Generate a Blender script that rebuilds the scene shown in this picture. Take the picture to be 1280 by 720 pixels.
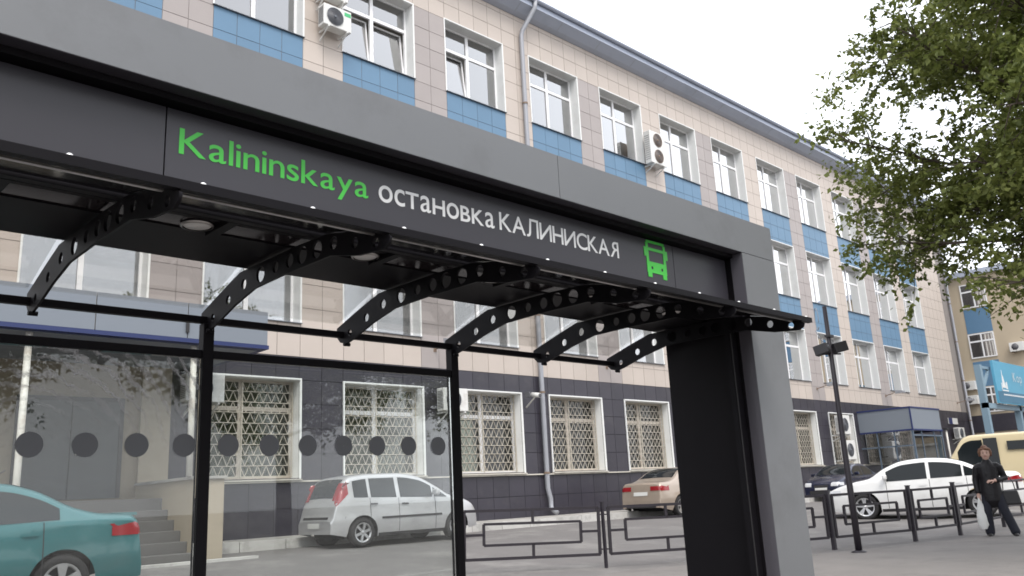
import bpy, bmesh, math, random
import numpy as np
from mathutils import Vector, Matrix
random.seed(7); rng = np.random.default_rng(7)
for o in list(bpy.data.objects): bpy.data.objects.remove(o)
S = bpy.context.scene; COL = S.collection
R = math.radians
EYE = 1.17            # the eye stands this far above the pavement; everything below is laid out from the eye and lifted at the end

# ------------------------------------------------------------------ camera, sky, sun, exposure
YAW, PITCH, ROLL, FPX = R(44.438), R(13.809), R(-2.980), 1056.33
fw = Vector((math.sin(YAW)*math.cos(PITCH), math.cos(YAW)*math.cos(PITCH), math.sin(PITCH)))
r0 = Vector((math.cos(YAW), -math.sin(YAW), 0)); u0 = r0.cross(fw)
rt = math.cos(ROLL)*r0 + math.sin(ROLL)*u0; up = -math.sin(ROLL)*r0 + math.cos(ROLL)*u0
cd = bpy.data.cameras.new('camera'); cam = bpy.data.objects.new('camera', cd); COL.objects.link(cam)
cam.matrix_world = Matrix(((rt.x, up.x, -fw.x, 0), (rt.y, up.y, -fw.y, 0), (rt.z, up.z, -fw.z, 0), (0, 0, 0, 1)))
cd.sensor_width = 36; cd.lens = 36*FPX/1280; cd.clip_start = .05; cd.clip_end = 2000
S.camera = cam

W = bpy.data.worlds.new('World'); S.world = W; W.use_nodes = True
wt = W.node_tree; wt.nodes.clear()
sky = wt.nodes.new('ShaderNodeTexSky'); sky.sky_type = 'NISHITA'; sky.sun_disc = False
sky.sun_elevation = R(52); sky.sun_rotation = R(200); sky.air_density = 1.4; sky.dust_density = 4
ov = wt.nodes.new('ShaderNodeMix'); ov.data_type = 'RGBA'; ov.inputs['Factor'].default_value = .86
ov.inputs['B'].default_value = (8.1, 8.3, 8.75, 1)          # even overcast layer over the clear-sky model
bg = wt.nodes.new('ShaderNodeBackground'); bg.inputs['Strength'].default_value = .1
wo = wt.nodes.new('ShaderNodeOutputWorld')
wt.links.new(sky.outputs[0], ov.inputs['A']); wt.links.new(ov.outputs['Result'], bg.inputs['Color']); wt.links.new(bg.outputs[0], wo.inputs[0])
sl = bpy.data.lights.new('sun', 'SUN'); sl.energy = .9; sl.angle = R(25); sl.color = (1, .95, .88)
sun = bpy.data.objects.new('sun', sl); COL.objects.link(sun)
sd = Vector((-.35, -.62, 1.0)).normalized(); sun.rotation_euler = sd.to_track_quat('Z', 'Y').to_euler(); sun.location = (0, -10, 30)
S.view_settings.view_transform = 'Standard'; S.view_settings.look = 'None'; S.view_settings.gamma = 1
S.view_settings.exposure = 1.32
S.render.engine = 'CYCLES'
S.cycles.filter_width = 1.7; S.cycles.max_bounces = 10; S.cycles.transparent_max_bounces = 16; S.cycles.caustics_reflective = False; S.cycles.caustics_refractive = False

# ------------------------------------------------------------------ helpers
def tag(o, label=None, cat=None, group=None, kind=None):
    for k, v in (('label', label), ('category', cat), ('group', group), ('kind', kind)):
        if v: o[k] = v
    return o
def empty(name, loc=(0, 0, 0), rz=0, label=None, cat=None, group=None):
    o = bpy.data.objects.new(name, None); COL.objects.link(o); o.location = loc; o.rotation_euler = (0, 0, rz)
    o.empty_display_size = .2
    return tag(o, label, cat, group)
def link(name, me, parent=None, loc=None):
    o = bpy.data.objects.new(name, me); COL.objects.link(o); o.parent = parent
    if loc is not None: o.location = loc
    return o
def copy_tree(o, parent=None):
    c = o.copy(); COL.objects.link(c); c.parent = parent
    for ch in list(o.children): copy_tree(ch, c)
    return c
class MB:
    def __init__(s): s.v = []; s.f = []; s.sm = []
    def quad(s, a, b, c, d):
        n = len(s.v); s.v += [a, b, c, d]; s.f.append((n, n+1, n+2, n+3)); s.sm.append(False); return s
    def poly(s, pts):
        n = len(s.v); s.v += list(pts); s.f.append(tuple(range(n, n+len(pts)))); s.sm.append(False); return s
    def box(s, x0, x1, y0, y1, z0, z1):
        n = len(s.v)
        s.v += [(x, y, z) for z in (z0, z1) for y in (y0, y1) for x in (x0, x1)]
        for f in ((0, 2, 3, 1), (4, 5, 7, 6), (0, 1, 5, 4), (2, 6, 7, 3), (0, 4, 6, 2), (1, 3, 7, 5)):
            s.f.append(tuple(n+i for i in f)); s.sm.append(False)
        return s
    def bar(s, a, b, w, h=None, upv=(0, 0, 1)):
        a = Vector(a); b = Vector(b); h = h or w; d = (b-a).normalized(); u = Vector(upv)
        if abs(d.dot(u)) > .98: u = Vector((0, 1, 0))
        x = d.cross(u).normalized()*w/2; y = x.normalized().cross(d).normalized()*h/2
        n = len(s.v)
        s.v += [tuple(p+sx*x+sy*y) for p in (a, b) for sx, sy in ((-1, -1), (1, -1), (1, 1), (-1, 1))]
        for f in ((0, 1, 2, 3), (7, 6, 5, 4), (0, 4, 5, 1), (1, 5, 6, 2), (2, 6, 7, 3), (3, 7, 4, 0)):
            s.f.append(tuple(n+i for i in f)); s.sm.append(False)
        return s
    def tube(s, pts, rad, n=10, cap=True):
        pts = [Vector(p) for p in pts]; rs = rad if hasattr(rad, '__len__') else [rad]*len(pts)
        base = len(s.v); ref = None
        for i, p in enumerate(pts):
            d = (pts[min(i+1, len(pts)-1)]-pts[max(i-1, 0)]).normalized()
            if ref is None: ref = Vector((1, 0, 0)) if abs(d.x) < .9 else Vector((0, 1, 0))
            x = (ref-d*ref.dot(d)).normalized(); ref = x; y = d.cross(x)
            for k in range(n):
                a = 2*math.pi*k/n; s.v.append(tuple(p+(x*math.cos(a)+y*math.sin(a))*rs[i]))
        for i in range(len(pts)-1):
            for k in range(n):
                s.f.append((base+i*n+k, base+i*n+(k+1) % n, base+(i+1)*n+(k+1) % n, base+(i+1)*n+k)); s.sm.append(True)
        if cap:
            s.f.append(tuple(base+k for k in range(n))[::-1]); s.sm.append(False)
            s.f.append(tuple(base+(len(pts)-1)*n+k for k in range(n))); s.sm.append(False)
        return s
    def lathe(s, prof, c=(0, 0, 0), axis='z', n=24, smooth=True):
        base = len(s.v); c = Vector(c)
        for r, h in prof:
            for k in range(n):
                a = 2*math.pi*k/n; p, q = r*math.cos(a), r*math.sin(a)
                s.v.append(tuple(c+Vector({'z': (p, q, h), 'y': (p, h, q), 'x': (h, p, q)}[axis])))
        for i in range(len(prof)-1):
            for k in range(n):
                s.f.append((base+i*n+k, base+i*n+(k+1) % n, base+(i+1)*n+(k+1) % n, base+(i+1)*n+k)); s.sm.append(smooth)
        return s
    def prism(s, pts, ax, t0, t1):
        """polygon pts in the plane normal to ax, thickness t0..t1"""
        def P(p, t): return {'x': (t, p[0], p[1]), 'y': (p[0], t, p[1]), 'z': (p[0], p[1], t)}[ax]
        n = len(s.v); m = len(pts)
        s.v += [P(p, t0) for p in pts]+[P(p, t1) for p in pts]
        s.f.append(tuple(range(n, n+m))); s.f.append(tuple(range(n+2*m-1, n+m-1, -1))); s.sm += [False, False]
        for i in range(m):
            j = (i+1) % m; s.f.append((n+i, n+m+i, n+m+j, n+j)); s.sm.append(False)
        return s
    def grid(s, P, smooth=True):
        """P: array rows x cols x 3"""
        P = np.asarray(P, float); a, b = P.shape[:2]; n = len(s.v)
        s.v += [tuple(p) for p in P.reshape(-1, 3)]
        for i in range(a-1):
            for j in range(b-1):
                s.f.append((n+i*b+j, n+i*b+j+1, n+(i+1)*b+j+1, n+(i+1)*b+j)); s.sm.append(smooth)
        return s
    def mesh(s, name, mat):
        me = bpy.data.meshes.new(name); me.from_pydata(s.v, [], s.f)
        me.polygons.foreach_set('use_smooth', s.sm)
        if mat: me.materials.append(mat)
        bm = bmesh.new(); bm.from_mesh(me); bmesh.ops.recalc_face_normals(bm, faces=bm.faces); bm.to_mesh(me); bm.free()
        return me
    def build(s, name, mat, parent=None, loc=None, bevel=0):
        o = link(name, s.mesh(name, mat), parent, loc)
        if bevel:
            m = o.modifiers.new('edge', 'BEVEL'); m.width = bevel; m.segments = 2; m.limit_method = 'ANGLE'; m.angle_limit = R(40)
        return o

# ------------------------------------------------------------------ materials
def nodes(name):
    m = bpy.data.materials.new(name); m.use_nodes = True; nt = m.node_tree
    return m, nt, nt.nodes['Principled BSDF']
def mat(name, col, rough=.6, metal=0, var=0, scale=3, bump=0, bscale=60, rnd=0, coat=0, spec=.5, dirt=None, dscale=1.2, stretch=None):
    """col with blotchy variation (var), per-object variation (rnd), optional dirt colour, fine relief"""
    m, nt, b = nodes(name); N = nt.nodes; Lk = nt.links.new
    b.inputs['Roughness'].default_value = rough; b.inputs['Metallic'].default_value = metal
    b.inputs['Specular IOR Level'].default_value = spec
    if coat: b.inputs['Coat Weight'].default_value = coat; b.inputs['Coat Roughness'].default_value = .06
    tc = N.new('ShaderNodeTexCoord'); geo = N.new('ShaderNodeNewGeometry'); last = None
    src = geo.outputs['Position']
    if stretch:
        mp = N.new('ShaderNodeMapping'); mp.inputs['Scale'].default_value = stretch; Lk(src, mp.inputs[0]); src = mp.outputs[0]
    rgb = N.new('ShaderNodeRGB'); rgb.outputs[0].default_value = (*col, 1); last = rgb.outputs[0]
    def mul(fac_out, lo, hi, last):
        mr = N.new('ShaderNodeMapRange'); mr.inputs['From Min'].default_value = 0; mr.inputs['From Max'].default_value = 1
        mr.inputs['To Min'].default_value = lo; mr.inputs['To Max'].default_value = hi; Lk(fac_out, mr.inputs['Value'])
        vm = N.new('ShaderNodeVectorMath'); vm.operation = 'SCALE'; Lk(last, vm.inputs[0]); Lk(mr.outputs[0], vm.inputs['Scale']); return vm.outputs[0]
    if var:
        nz = N.new('ShaderNodeTexNoise'); nz.inputs['Scale'].default_value = scale; nz.inputs['Detail'].default_value = 5; nz.inputs['Roughness'].default_value = .65
        Lk(src, nz.inputs['Vector']); last = mul(nz.outputs['Fac'], 1-var*1.4, 1+var*1.4, last)
    if rnd:
        oi = N.new('ShaderNodeObjectInfo'); last = mul(oi.outputs['Random'], 1-rnd, 1+rnd, last)
    if dirt:
        nz = N.new('ShaderNodeTexNoise'); nz.inputs['Scale'].default_value = dscale; nz.inputs['Detail'].default_value = 8; nz.inputs['Roughness'].default_value = .7
        Lk(src, nz.inputs['Vector'])
        cr = N.new('ShaderNodeMapRange'); cr.inputs['From Min'].default_value = .52; cr.inputs['From Max'].default_value = .75; Lk(nz.outputs['Fac'], cr.inputs['Value'])
        mx = N.new('ShaderNodeMix'); mx.data_type = 'RGBA'; mx.inputs['B'].default_value = (*dirt, 1); Lk(cr.outputs[0], mx.inputs['Factor']); Lk(last, mx.inputs['A']); last = mx.outputs['Result']
    Lk(last, b.inputs['Base Color'])
    if bump:
        nb = N.new('ShaderNodeTexNoise'); nb.inputs['Scale'].default_value = bscale; nb.inputs['Detail'].default_value = 4; Lk(src, nb.inputs['Vector'])
        bp = N.new('ShaderNodeBump'); bp.inputs['Strength'].default_value = bump; bp.inputs['Distance'].default_value = .01; Lk(nb.outputs['Fac'], bp.inputs['Height']); Lk(bp.outputs[0], b.inputs['Normal'])
    return m
def glass(name, tint=(1, 1, 1), smear=0, sm_scale=1, gain=1.0, rough=0.0, ior=1.5, sm_stretch=(1, 1, 1), smcol=(.6, .6, .58)):
    """thin pane: clear, Fresnel mirror on top, optional film of dust"""
    m = bpy.data.materials.new(name); m.use_nodes = True; nt = m.node_tree; N = nt.nodes; N.clear(); Lk = nt.links.new
    out = N.new('ShaderNodeOutputMaterial'); out.name = 'Material Output'; tr = N.new('ShaderNodeBsdfTransparent'); tr.inputs[0].default_value = (*tint, 1)
    gl = N.new('ShaderNodeBsdfGlossy'); gl.inputs['Roughness'].default_value = rough
    fr = N.new('ShaderNodeFresnel'); fr.inputs['IOR'].default_value = ior
    mg = N.new('ShaderNodeMath'); mg.operation = 'MULTIPLY'; mg.inputs[1].default_value = gain; mg.use_clamp = True; Lk(fr.outputs[0], mg.inputs[0])
    mx = N.new('ShaderNodeMixShader'); Lk(mg.outputs[0], mx.inputs[0]); Lk(tr.outputs[0], mx.inputs[1]); Lk(gl.outputs[0], mx.inputs[2]); last = mx
    if smear:
        geo = N.new('ShaderNodeNewGeometry'); mp = N.new('ShaderNodeMapping'); mp.inputs['Scale'].default_value = sm_stretch; Lk(geo.outputs['Position'], mp.inputs[0])
        nz = N.new('ShaderNodeTexNoise'); nz.inputs['Scale'].default_value = sm_scale; nz.inputs['Detail'].default_value = 7; nz.inputs['Distortion'].default_value = 1.2; Lk(mp.outputs[0], nz.inputs['Vector'])
        mr = N.new('ShaderNodeMapRange'); mr.inputs['From Min'].default_value = .45; mr.inputs['From Max'].default_value = .8; mr.inputs['To Min'].default_value = smear*.12; mr.inputs['To Max'].default_value = smear; Lk(nz.outputs['Fac'], mr.inputs['Value'])
        df = N.new('ShaderNodeBsdfDiffuse'); df.inputs[0].default_value = (*smcol, 1)
        m2 = N.new('ShaderNodeMixShader'); Lk(mr.outputs[0], m2.inputs[0]); Lk(mx.outputs[0], m2.inputs[1]); Lk(df.outputs[0], m2.inputs[2]); last = m2
    Lk(last.outputs[0], out.inputs[0]); return m
def emis(name, col, st):
    m, nt, b = nodes(name); b.inputs['Base Color'].default_value = (*col, 1); b.inputs['Emission Color'].default_value = (*col, 1); b.inputs['Emission Strength'].default_value = st; return m

M = {}
M['beige'] = mat('beige_porcelain_tile', (.485, .425, .38), .55, var=.05, scale=1.1, rnd=.035, bump=.1, bscale=300)
M['grey'] = mat('grey_porcelain_tile', (.34, .305, .295), .55, var=.06, scale=1.1, rnd=.04, bump=.1, bscale=300)
M['blue'] = mat('blue_porcelain_tile', (.108, .205, .315), .5, var=.05, scale=1.2, rnd=.04)
M['plinth'] = mat('dark_plinth_tile', (.036, .033, .045), .42, var=.14, scale=1.5, rnd=.10, dirt=(.055, .051, .060), dscale=1.6)
M['grout'] = mat('tile_joint', (.22, .20, .19), .9, var=.1)
M['grout_dark'] = mat('plinth_joint', (.024, .022, .028), .9)
M['reveal'] = mat('white_metal_reveal', (.80, .81, .80), .45, var=.03, scale=2, dirt=(.70, .70, .68), dscale=2)
M['pvc'] = mat('white_plastic_frame', (.80, .80, .81), .35, var=.02)
M['oldframe'] = mat('cream_painted_frame', (.60, .545, .48), .55, var=.08, scale=6, dirt=(.45, .36, .29), dscale=5)
M['sill'] = mat('dark_metal_sill', (.10, .11, .13), .5)
M['ledge'] = mat('pale_ledge', (.55, .52, .46), .7, var=.1, scale=2, dirt=(.3, .28, .25))
M['pane'] = glass('window_glass', (.80, .82, .84), gain=8.0, ior=1.52)
M['paneg'] = glass('ground_window_glass', (.62, .66, .58), gain=1.6, ior=1.5, smear=.06, sm_scale=1.5)
M['curtain'] = mat('white_curtain', (.62, .60, .57), .9, var=.08, scale=4, stretch=(14, 1, .6))
M['room'] = mat('room_paint', (.50, .48, .46), .9, var=.05)
M['roomlamp'] = emis('ceiling_tube', (1, .98, .95), 1.6)
M['roofmetal'] = mat('blue_grey_roof_metal', (.40, .44, .53), .45, metal=.1, var=.05, scale=.8, dirt=(.34, .38, .46), dscale=.7)
M['pipe'] = mat('grey_downpipe_paint', (.32, .33, .36), .5, metal=.2, var=.08, scale=2)
M['grille'] = mat('cream_window_bars', (.50, .46, .39), .6, var=.1, scale=8)
M['acwhite'] = mat('white_enamel', (.68, .68, .66), .4, var=.05, scale=3, dirt=(.5, .48, .44), dscale=3)
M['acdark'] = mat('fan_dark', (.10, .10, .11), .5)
M['acgreen'] = mat('green_sticker', (.05, .42, .16), .4)
M['rust'] = mat('rusty_steel', (.22, .16, .12), .8, var=.2, scale=10)
M['portal'] = mat('grey_composite_panel', (.170, .176, .184), .42, metal=.25, var=.05, scale=1.1, dirt=(.135, .138, .143), dscale=1.3)
M['portal_in'] = mat('dark_grey_return', (.10, .095, .11), .4, metal=.1, var=.04)
M['black'] = mat('black_powder_coat', (.007, .0062, .008), .5, var=.15, scale=8, spec=.12)
M['blackin'] = mat('black_inner_panel', (.007, .006, .0075), .55, var=.12, scale=3, spec=.12)
M['sign'] = mat('anthracite_sign_panel', (.040, .038, .047), .34, var=.05, scale=2)
M['soffit'] = mat('dark_glossy_soffit', (.018, .014, .016), .14, var=.08, scale=4, spec=.22)
M['green'] = mat('green_vinyl', (.065, .55, .065), .4)
M['white'] = mat('white_vinyl', (.78, .78, .78), .4)
M['bolt'] = mat('zinc_bolt_head', (.75, .75, .75), .35, metal=.3)
M['alu'] = mat('brushed_aluminium', (.42, .40, .39), .3, metal=.8)
M['dimlamp'] = mat('opal_downlight', (.72, .71, .70), .3)
M['shglass'] = glass('shelter_glass', (.93, .95, .94), smear=.10, sm_scale=2.2, gain=1.0, sm_stretch=(1.0, 1, 3.2), smcol=(.55, .54, .52))
M['shglass2'] = glass('shelter_glass_with_film_residue', (.93, .95, .94), smear=.10, sm_scale=2.2, gain=1.0, sm_stretch=(1.0, 1, 3.2), smcol=(.55, .54, .52))
def add_residue(m):
    nt = m.node_tree; N = nt.nodes; Lk = nt.links.new; out = N['Material Output']; prev = out.inputs[0].links[0].from_socket
    geo = N.new('ShaderNodeNewGeometry'); mp = N.new('ShaderNodeMapping'); mp.inputs['Location'].default_value = (-1.05, 0, -1.35); Lk(geo.outputs['Position'], mp.inputs[0])
    wv = N.new('ShaderNodeTexWave'); wv.wave_type = 'RINGS'; wv.rings_direction = 'Y'; wv.inputs['Scale'].default_value = 5; wv.inputs['Distortion'].default_value = 7; wv.inputs['Detail'].default_value = 6; wv.inputs['Detail Scale'].default_value = 1.6; wv.inputs['Detail Roughness'].default_value = .7; Lk(mp.outputs[0], wv.inputs['Vector'])
    nz = N.new('ShaderNodeTexNoise'); nz.inputs['Scale'].default_value = 3.0; nz.inputs['Detail'].default_value = 5; Lk(mp.outputs[0], nz.inputs['Vector'])
    a = N.new('ShaderNodeMapRange'); a.inputs['From Min'].default_value = .62; a.inputs['From Max'].default_value = 1.0; Lk(wv.outputs['Fac'], a.inputs['Value'])
    b_ = N.new('ShaderNodeMapRange'); b_.inputs['From Min'].default_value = .42; b_.inputs['From Max'].default_value = .68; b_.inputs['To Max'].default_value = .55; Lk(nz.outputs['Fac'], b_.inputs['Value'])
    sp_ = N.new('ShaderNodeSeparateXYZ'); Lk(geo.outputs['Position'], sp_.inputs[0]); h = N.new('ShaderNodeMapRange'); h.inputs['From Min'].default_value = 1.45; h.inputs['From Max'].default_value = 1.80; Lk(sp_.outputs['Z'], h.inputs['Value'])
    m1 = N.new('ShaderNodeMath'); m1.operation = 'MULTIPLY'; Lk(a.outputs[0], m1.inputs[0]); Lk(b_.outputs[0], m1.inputs[1]); m2 = N.new('ShaderNodeMath'); m2.operation = 'MULTIPLY'; Lk(m1.outputs[0], m2.inputs[0]); Lk(h.outputs[0], m2.inputs[1])
    df = N.new('ShaderNodeBsdfDiffuse'); df.inputs[0].default_value = (.62, .62, .64, 1); mx = N.new('ShaderNodeMixShader'); Lk(m2.outputs[0], mx.inputs[0]); Lk(prev, mx.inputs[1]); Lk(df.outputs[0], mx.inputs[2]); Lk(mx.outputs[0], out.inputs[0])
M['roofglass'] = glass('clear_canopy_sheet', (.95, .95, .94), smear=.03, sm_scale=2.5, gain=.3, ior=1.3)
M['frontsheet'] = mat('black_canopy_sheet', (.008, .007, .009), .12, var=.2, scale=5, spec=.3)
M['step'] = mat('worn_grey_step', (.115, .11, .107), .9, var=.15, scale=2.5, bump=.4, bscale=50)
M['dot'] = mat('grey_frosted_dot', (.14, .146, .16), .7)
M['fence'] = mat('black_fence_paint', (.020, .016, .022), .45, var=.2, scale=9)
M['asphalt'] = mat('worn_asphalt', (.160, .151, .147), .92, var=.16, scale=.9, bump=.7, bscale=90, dirt=(.27, .26, .245), dscale=.55)
M['pave'] = mat('worn_pavement', (.190, .176, .166), .92, var=.16, scale=1.3, bump=.7, bscale=110, dirt=(.135, .126, .120), dscale=.9)
M['concrete'] = mat('pale_concrete', (.36, .345, .32), .9, var=.14, scale=2.2, bump=.4, bscale=50, dirt=(.22, .21, .2), dscale=1)
M['kerb'] = mat('whitewashed_kerb', (.50, .49, .47), .85, var=.16, scale=3, bump=.3, rnd=.08, dirt=(.25, .24, .23), dscale=2)
M['porch'] = mat('beige_porch_cladding', (.265, .222, .165), .6, var=.07, scale=1.6)
M['porchl'] = mat('pale_porch_cladding', (.35, .30, .23), .6, var=.06, scale=1.6)
M['steeldoor'] = mat('grey_steel_door', (.055, .062, .068), .45, var=.12, scale=2)
M['canopyp'] = mat('pale_blue_grey_fascia', (.19, .215, .25), .5, var=.03, scale=1)
M['bluetrim'] = mat('blue_trim', (.020, .032, .115), .45)
M['bluebin'] = mat('blue_sheet', (.03, .10, .30), .5)
M['postw'] = mat('white_painted_post', (.62, .60, .55), .5, var=.1, scale=4, dirt=(.4, .33, .27), dscale=4)
M['bark'] = mat('grey_brown_bark', (.10, .08, .062), .95, var=.25, scale=7, bump=.8, bscale=25)
M['wingw'] = mat('ochre_wing_render', (.46, .385, .285), .8, var=.06, scale=.8)
M['wingb'] = mat('wing_blue_panel', (.10, .20, .32), .5, var=.05)
M['boardblue'] = mat('billboard_print_blue', (.10, .34, .50), .4, var=.12, scale=.5, stretch=(.4, 1, 1.5))
M['canopyw'] = mat('faded_white_print', (.50, .60, .66), .5)
M['vestblue'] = mat('dark_blue_door', (.035, .07, .12), .35, var=.2, scale=2)
M['vestframe'] = mat('dull_blue_grey_frame', (.10, .135, .18), .5, var=.06)
M['boarddark'] = mat('billboard_print_sea', (.05, .16, .26), .4, var=.15, scale=.8)
M['boardframe'] = mat('blue_steel_frame', (.20, .29, .36), .5, var=.06)
M['tyre'] = mat('rubber_tyre', (.018, .017, .018), .85)
M['rim'] = mat('alloy_rim', (.55, .55, .56), .28, metal=.85)
M['carglass'] = mat('car_window_tint', (.012, .015, .017), .05, spec=.26)
M['plastic'] = mat('black_plastic_trim', (.025, .024, .026), .55)
M['red'] = mat('red_tail_lens', (.26, .009, .014), .12, coat=.5)
M['lens'] = mat('clear_lens', (.55, .56, .58), .12, coat=.6)
M['plate'] = mat('number_plate', (.62, .62, .60), .5)
M['orange'] = mat('orange_lens', (.65, .20, .03), .3)
def paint(name, col, metal=.35, rough=.32): return mat(name, col, rough, metal=metal, coat=.6, var=.02, scale=2, dirt=tuple(c*.8+.02 for c in col), dscale=1.3)

def leafmat(name, cols, sc=.55):
    m, nt, b = nodes(name); N = nt.nodes; Lk = nt.links.new
    g = N.new('ShaderNodeNewGeometry'); nz = N.new('ShaderNodeTexNoise'); nz.inputs['Scale'].default_value = sc; nz.inputs['Detail'].default_value = 3; Lk(g.outputs['Position'], nz.inputs['Vector'])
    ad = N.new('ShaderNodeMath'); ad.operation = 'MULTIPLY_ADD'; ad.inputs[1].default_value = .5; Lk(g.outputs['Random Per Island'], ad.inputs[0]); Lk(nz.outputs['Fac'], ad.inputs[2])
    cr = N.new('ShaderNodeValToRGB'); Lk(ad.outputs[0], cr.inputs[0]); e = cr.color_ramp.elements
    e[0].position = .35; e[0].color = (*cols[0], 1); e[1].position = 1.0; e[1].color = (*cols[2], 1); k = e.new(.65); k.color = (*cols[1], 1)
    Lk(cr.outputs[0], b.inputs['Base Color']); b.inputs['Roughness'].default_value = .5; b.inputs['Specular IOR Level'].default_value = .35
    tl = N.new('ShaderNodeBsdfTranslucent'); Lk(cr.outputs[0], tl.inputs[0]); mx = N.new('ShaderNodeMixShader'); mx.inputs[0].default_value = .42
    Lk(b.outputs[0], mx.inputs[1]); Lk(tl.outputs[0], mx.inputs[2]); Lk(mx.outputs[0], N['Material Output'].inputs[0]); return m
M['leaf'] = leafmat('poplar_leaf', ((.080, .105, .026), (.15, .18, .045), (.26, .29, .085)))

add_residue(M['shglass2'])
# ------------------------------------------------------------------ ground
def ss(t): t = min(1, max(0, t)); return t*t*(3-2*t)
def gz(x, y):
    s = min(1, max(0, (y-8.5)/7.0)); s = s*.85+.15*ss(s)
    z = -1.17+.37*s+min(.13, max(0, .012*(x-17)))*(1-s)
    if y < -3.2: z = -1.30
    return z
def sheet(name, xs, ys, zoff, material, kind='structure', inside=None):
    mb = MB(); idx = {}
    for i, x in enumerate(xs):
        for j, y in enumerate(ys): idx[i, j] = len(mb.v); mb.v.append((x, y, gz(x, y)+zoff))
    for i in range(len(xs)-1):
        for j in range(len(ys)-1):
            mb.f.append((idx[i, j], idx[i+1, j], idx[i+1, j+1], idx[i, j+1])); mb.sm.append(True)
    o = mb.build(name, material); return tag(o, kind=kind)
xs = [-600, -150, -60]+list(np.arange(-40, 90, 2.))+[120, 200, 600]
ys = [-600, -100, -30, -12, -3.3, -3.2]+list(np.arange(-3, 20, .5))+[22, 30, 60, 150, 600]
sheet('ground', xs, ys, 0, M['asphalt'])
# pavement the shelter stands on, up to the fence line
FP = [(8.45, 10.05), (10.47, 8.92), (12.42, 7.95), (14.36, 7.12), (16.28, 6.51), (17.72, 6.23), (19.86, 6.1), (22.0, 5.95)]
def fy(x):
    return float(np.interp(x, [-40, 3.0, 4.6]+[p[0] for p in FP]+[60], [12.2, 12.2, 12.0]+[p[1] for p in FP]+[5.2]))-.45
mb = MB(); px = list(np.arange(-30, 60, 1.5))
rows = []
for x in px: rows.append([(x, y, gz(x, y)+.006) for y in np.linspace(-3.0, max(.5, min(fy(x), 8.4+0*x)), 9)])
mb.grid(rows); tag(mb.build('pavement', M['pave']), kind='structure')
mb = MB().box(-60, 80, -3.32, -3.14, -1.34, -1.155); tag(mb.build('road_kerb', M['kerb']), kind='structure')

# ------------------------------------------------------------------ the office building
D = 18.0; P0 = 15.30; PW = 3.69; TW = PW/6; OW = 4*TW; RD = .35
KS = list(range(-4, 10+1)); CX = {k: P0+PW*(k-1) for k in KS}      # left edge of each window bay
KS = [k for k in KS]
X0, X1 = CX[-4]-2*TW, 55.84; ZTOP = 15.87; BAND = 3.51; LEDGE = .60; BASE = -.72
STOREYS = [(4.35, 6.70), (8.17, 10.66), (12.09, 14.54)]; GW = (.66, 2.95)
bld = empty('office_building', (0, 0, 0), 0, 'four storey office building clad in beige, grey and blue tiles with dark plinth', 'building')
def opening(k, z0, z1): return (CX[k], CX[k]+OW, z0, z1)
openings = [(k, s, *opening(k, *STOREYS[s])) for k in KS for s in range(3)]
gks = [k for k in KS if k in (-1, 0, 1, 2, 3, 4, 5, 6, 7)]
gopen = [(k, *opening(k, *GW)) for k in gks]
# wall shell behind the tiles, with real openings
def wall_with_holes(mb, x0, x1, z0, z1, holes, y):
    xs_ = sorted({x0, x1, *[h[0] for h in holes], *[h[1] for h in holes]}); zs_ = sorted({z0, z1, *[h[2] for h in holes], *[h[3] for h in holes]})
    for a, b in zip(xs_, xs_[1:]):
        run = None
        for c, d in zip(zs_, zs_[1:]):
            mx, mz = (a+b)/2, (c+d)/2
            if any(h[0] < mx < h[1] and h[2] < mz < h[3] for h in holes):
                if run: mb.quad((a, y, run[0]), (b, y, run[0]), (b, y, run[1]), (a, y, run[1])); run = None
            else: run = (run[0], d) if run else (c, d)
        if run: mb.quad((a, y, run[0]), (b, y, run[0]), (b, y, run[1]), (a, y, run[1]))
mb = MB(); wall_with_holes(mb, X0, X1, BAND, ZTOP, [o[2:] for o in openings], D+.012)
mb.box(X1-.02, X1, D+.012, D+14, BASE, ZTOP); mb.box(X0, X0+.02, D+.012, D+14, BASE, ZTOP); mb.box(X0, X1, D+13.9, D+14, BASE, ZTOP)
mb.build('wall', M['grout'], bld)
DOORH = (4.45, 6.25, .36, 2.25)
mb = MB(); wall_with_holes(mb, X0, X1, BASE, BAND, [g[1:] for g in gopen], D+.014); mb.build('plinth_wall', M['grout_dark'], bld)
# floor slabs, back walls: what the windows look into
mb = MB()
for z in (-.1, 3.35, 7.25, 11.15, 15.3): mb.box(X0+.1, X1-.1, D+RD+.12, D+6, z, z+.22)
mb.box(X0+.1, X1-.1, D+5.9, D+6.0, -.1, 15.4)
for k in KS[::2]: mb.box(CX[k]-.7, CX[k]-.5, D+RD+.12, D+5.9, -.1, 15.4)
mb.build('interior', M['room'], bld)

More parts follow.
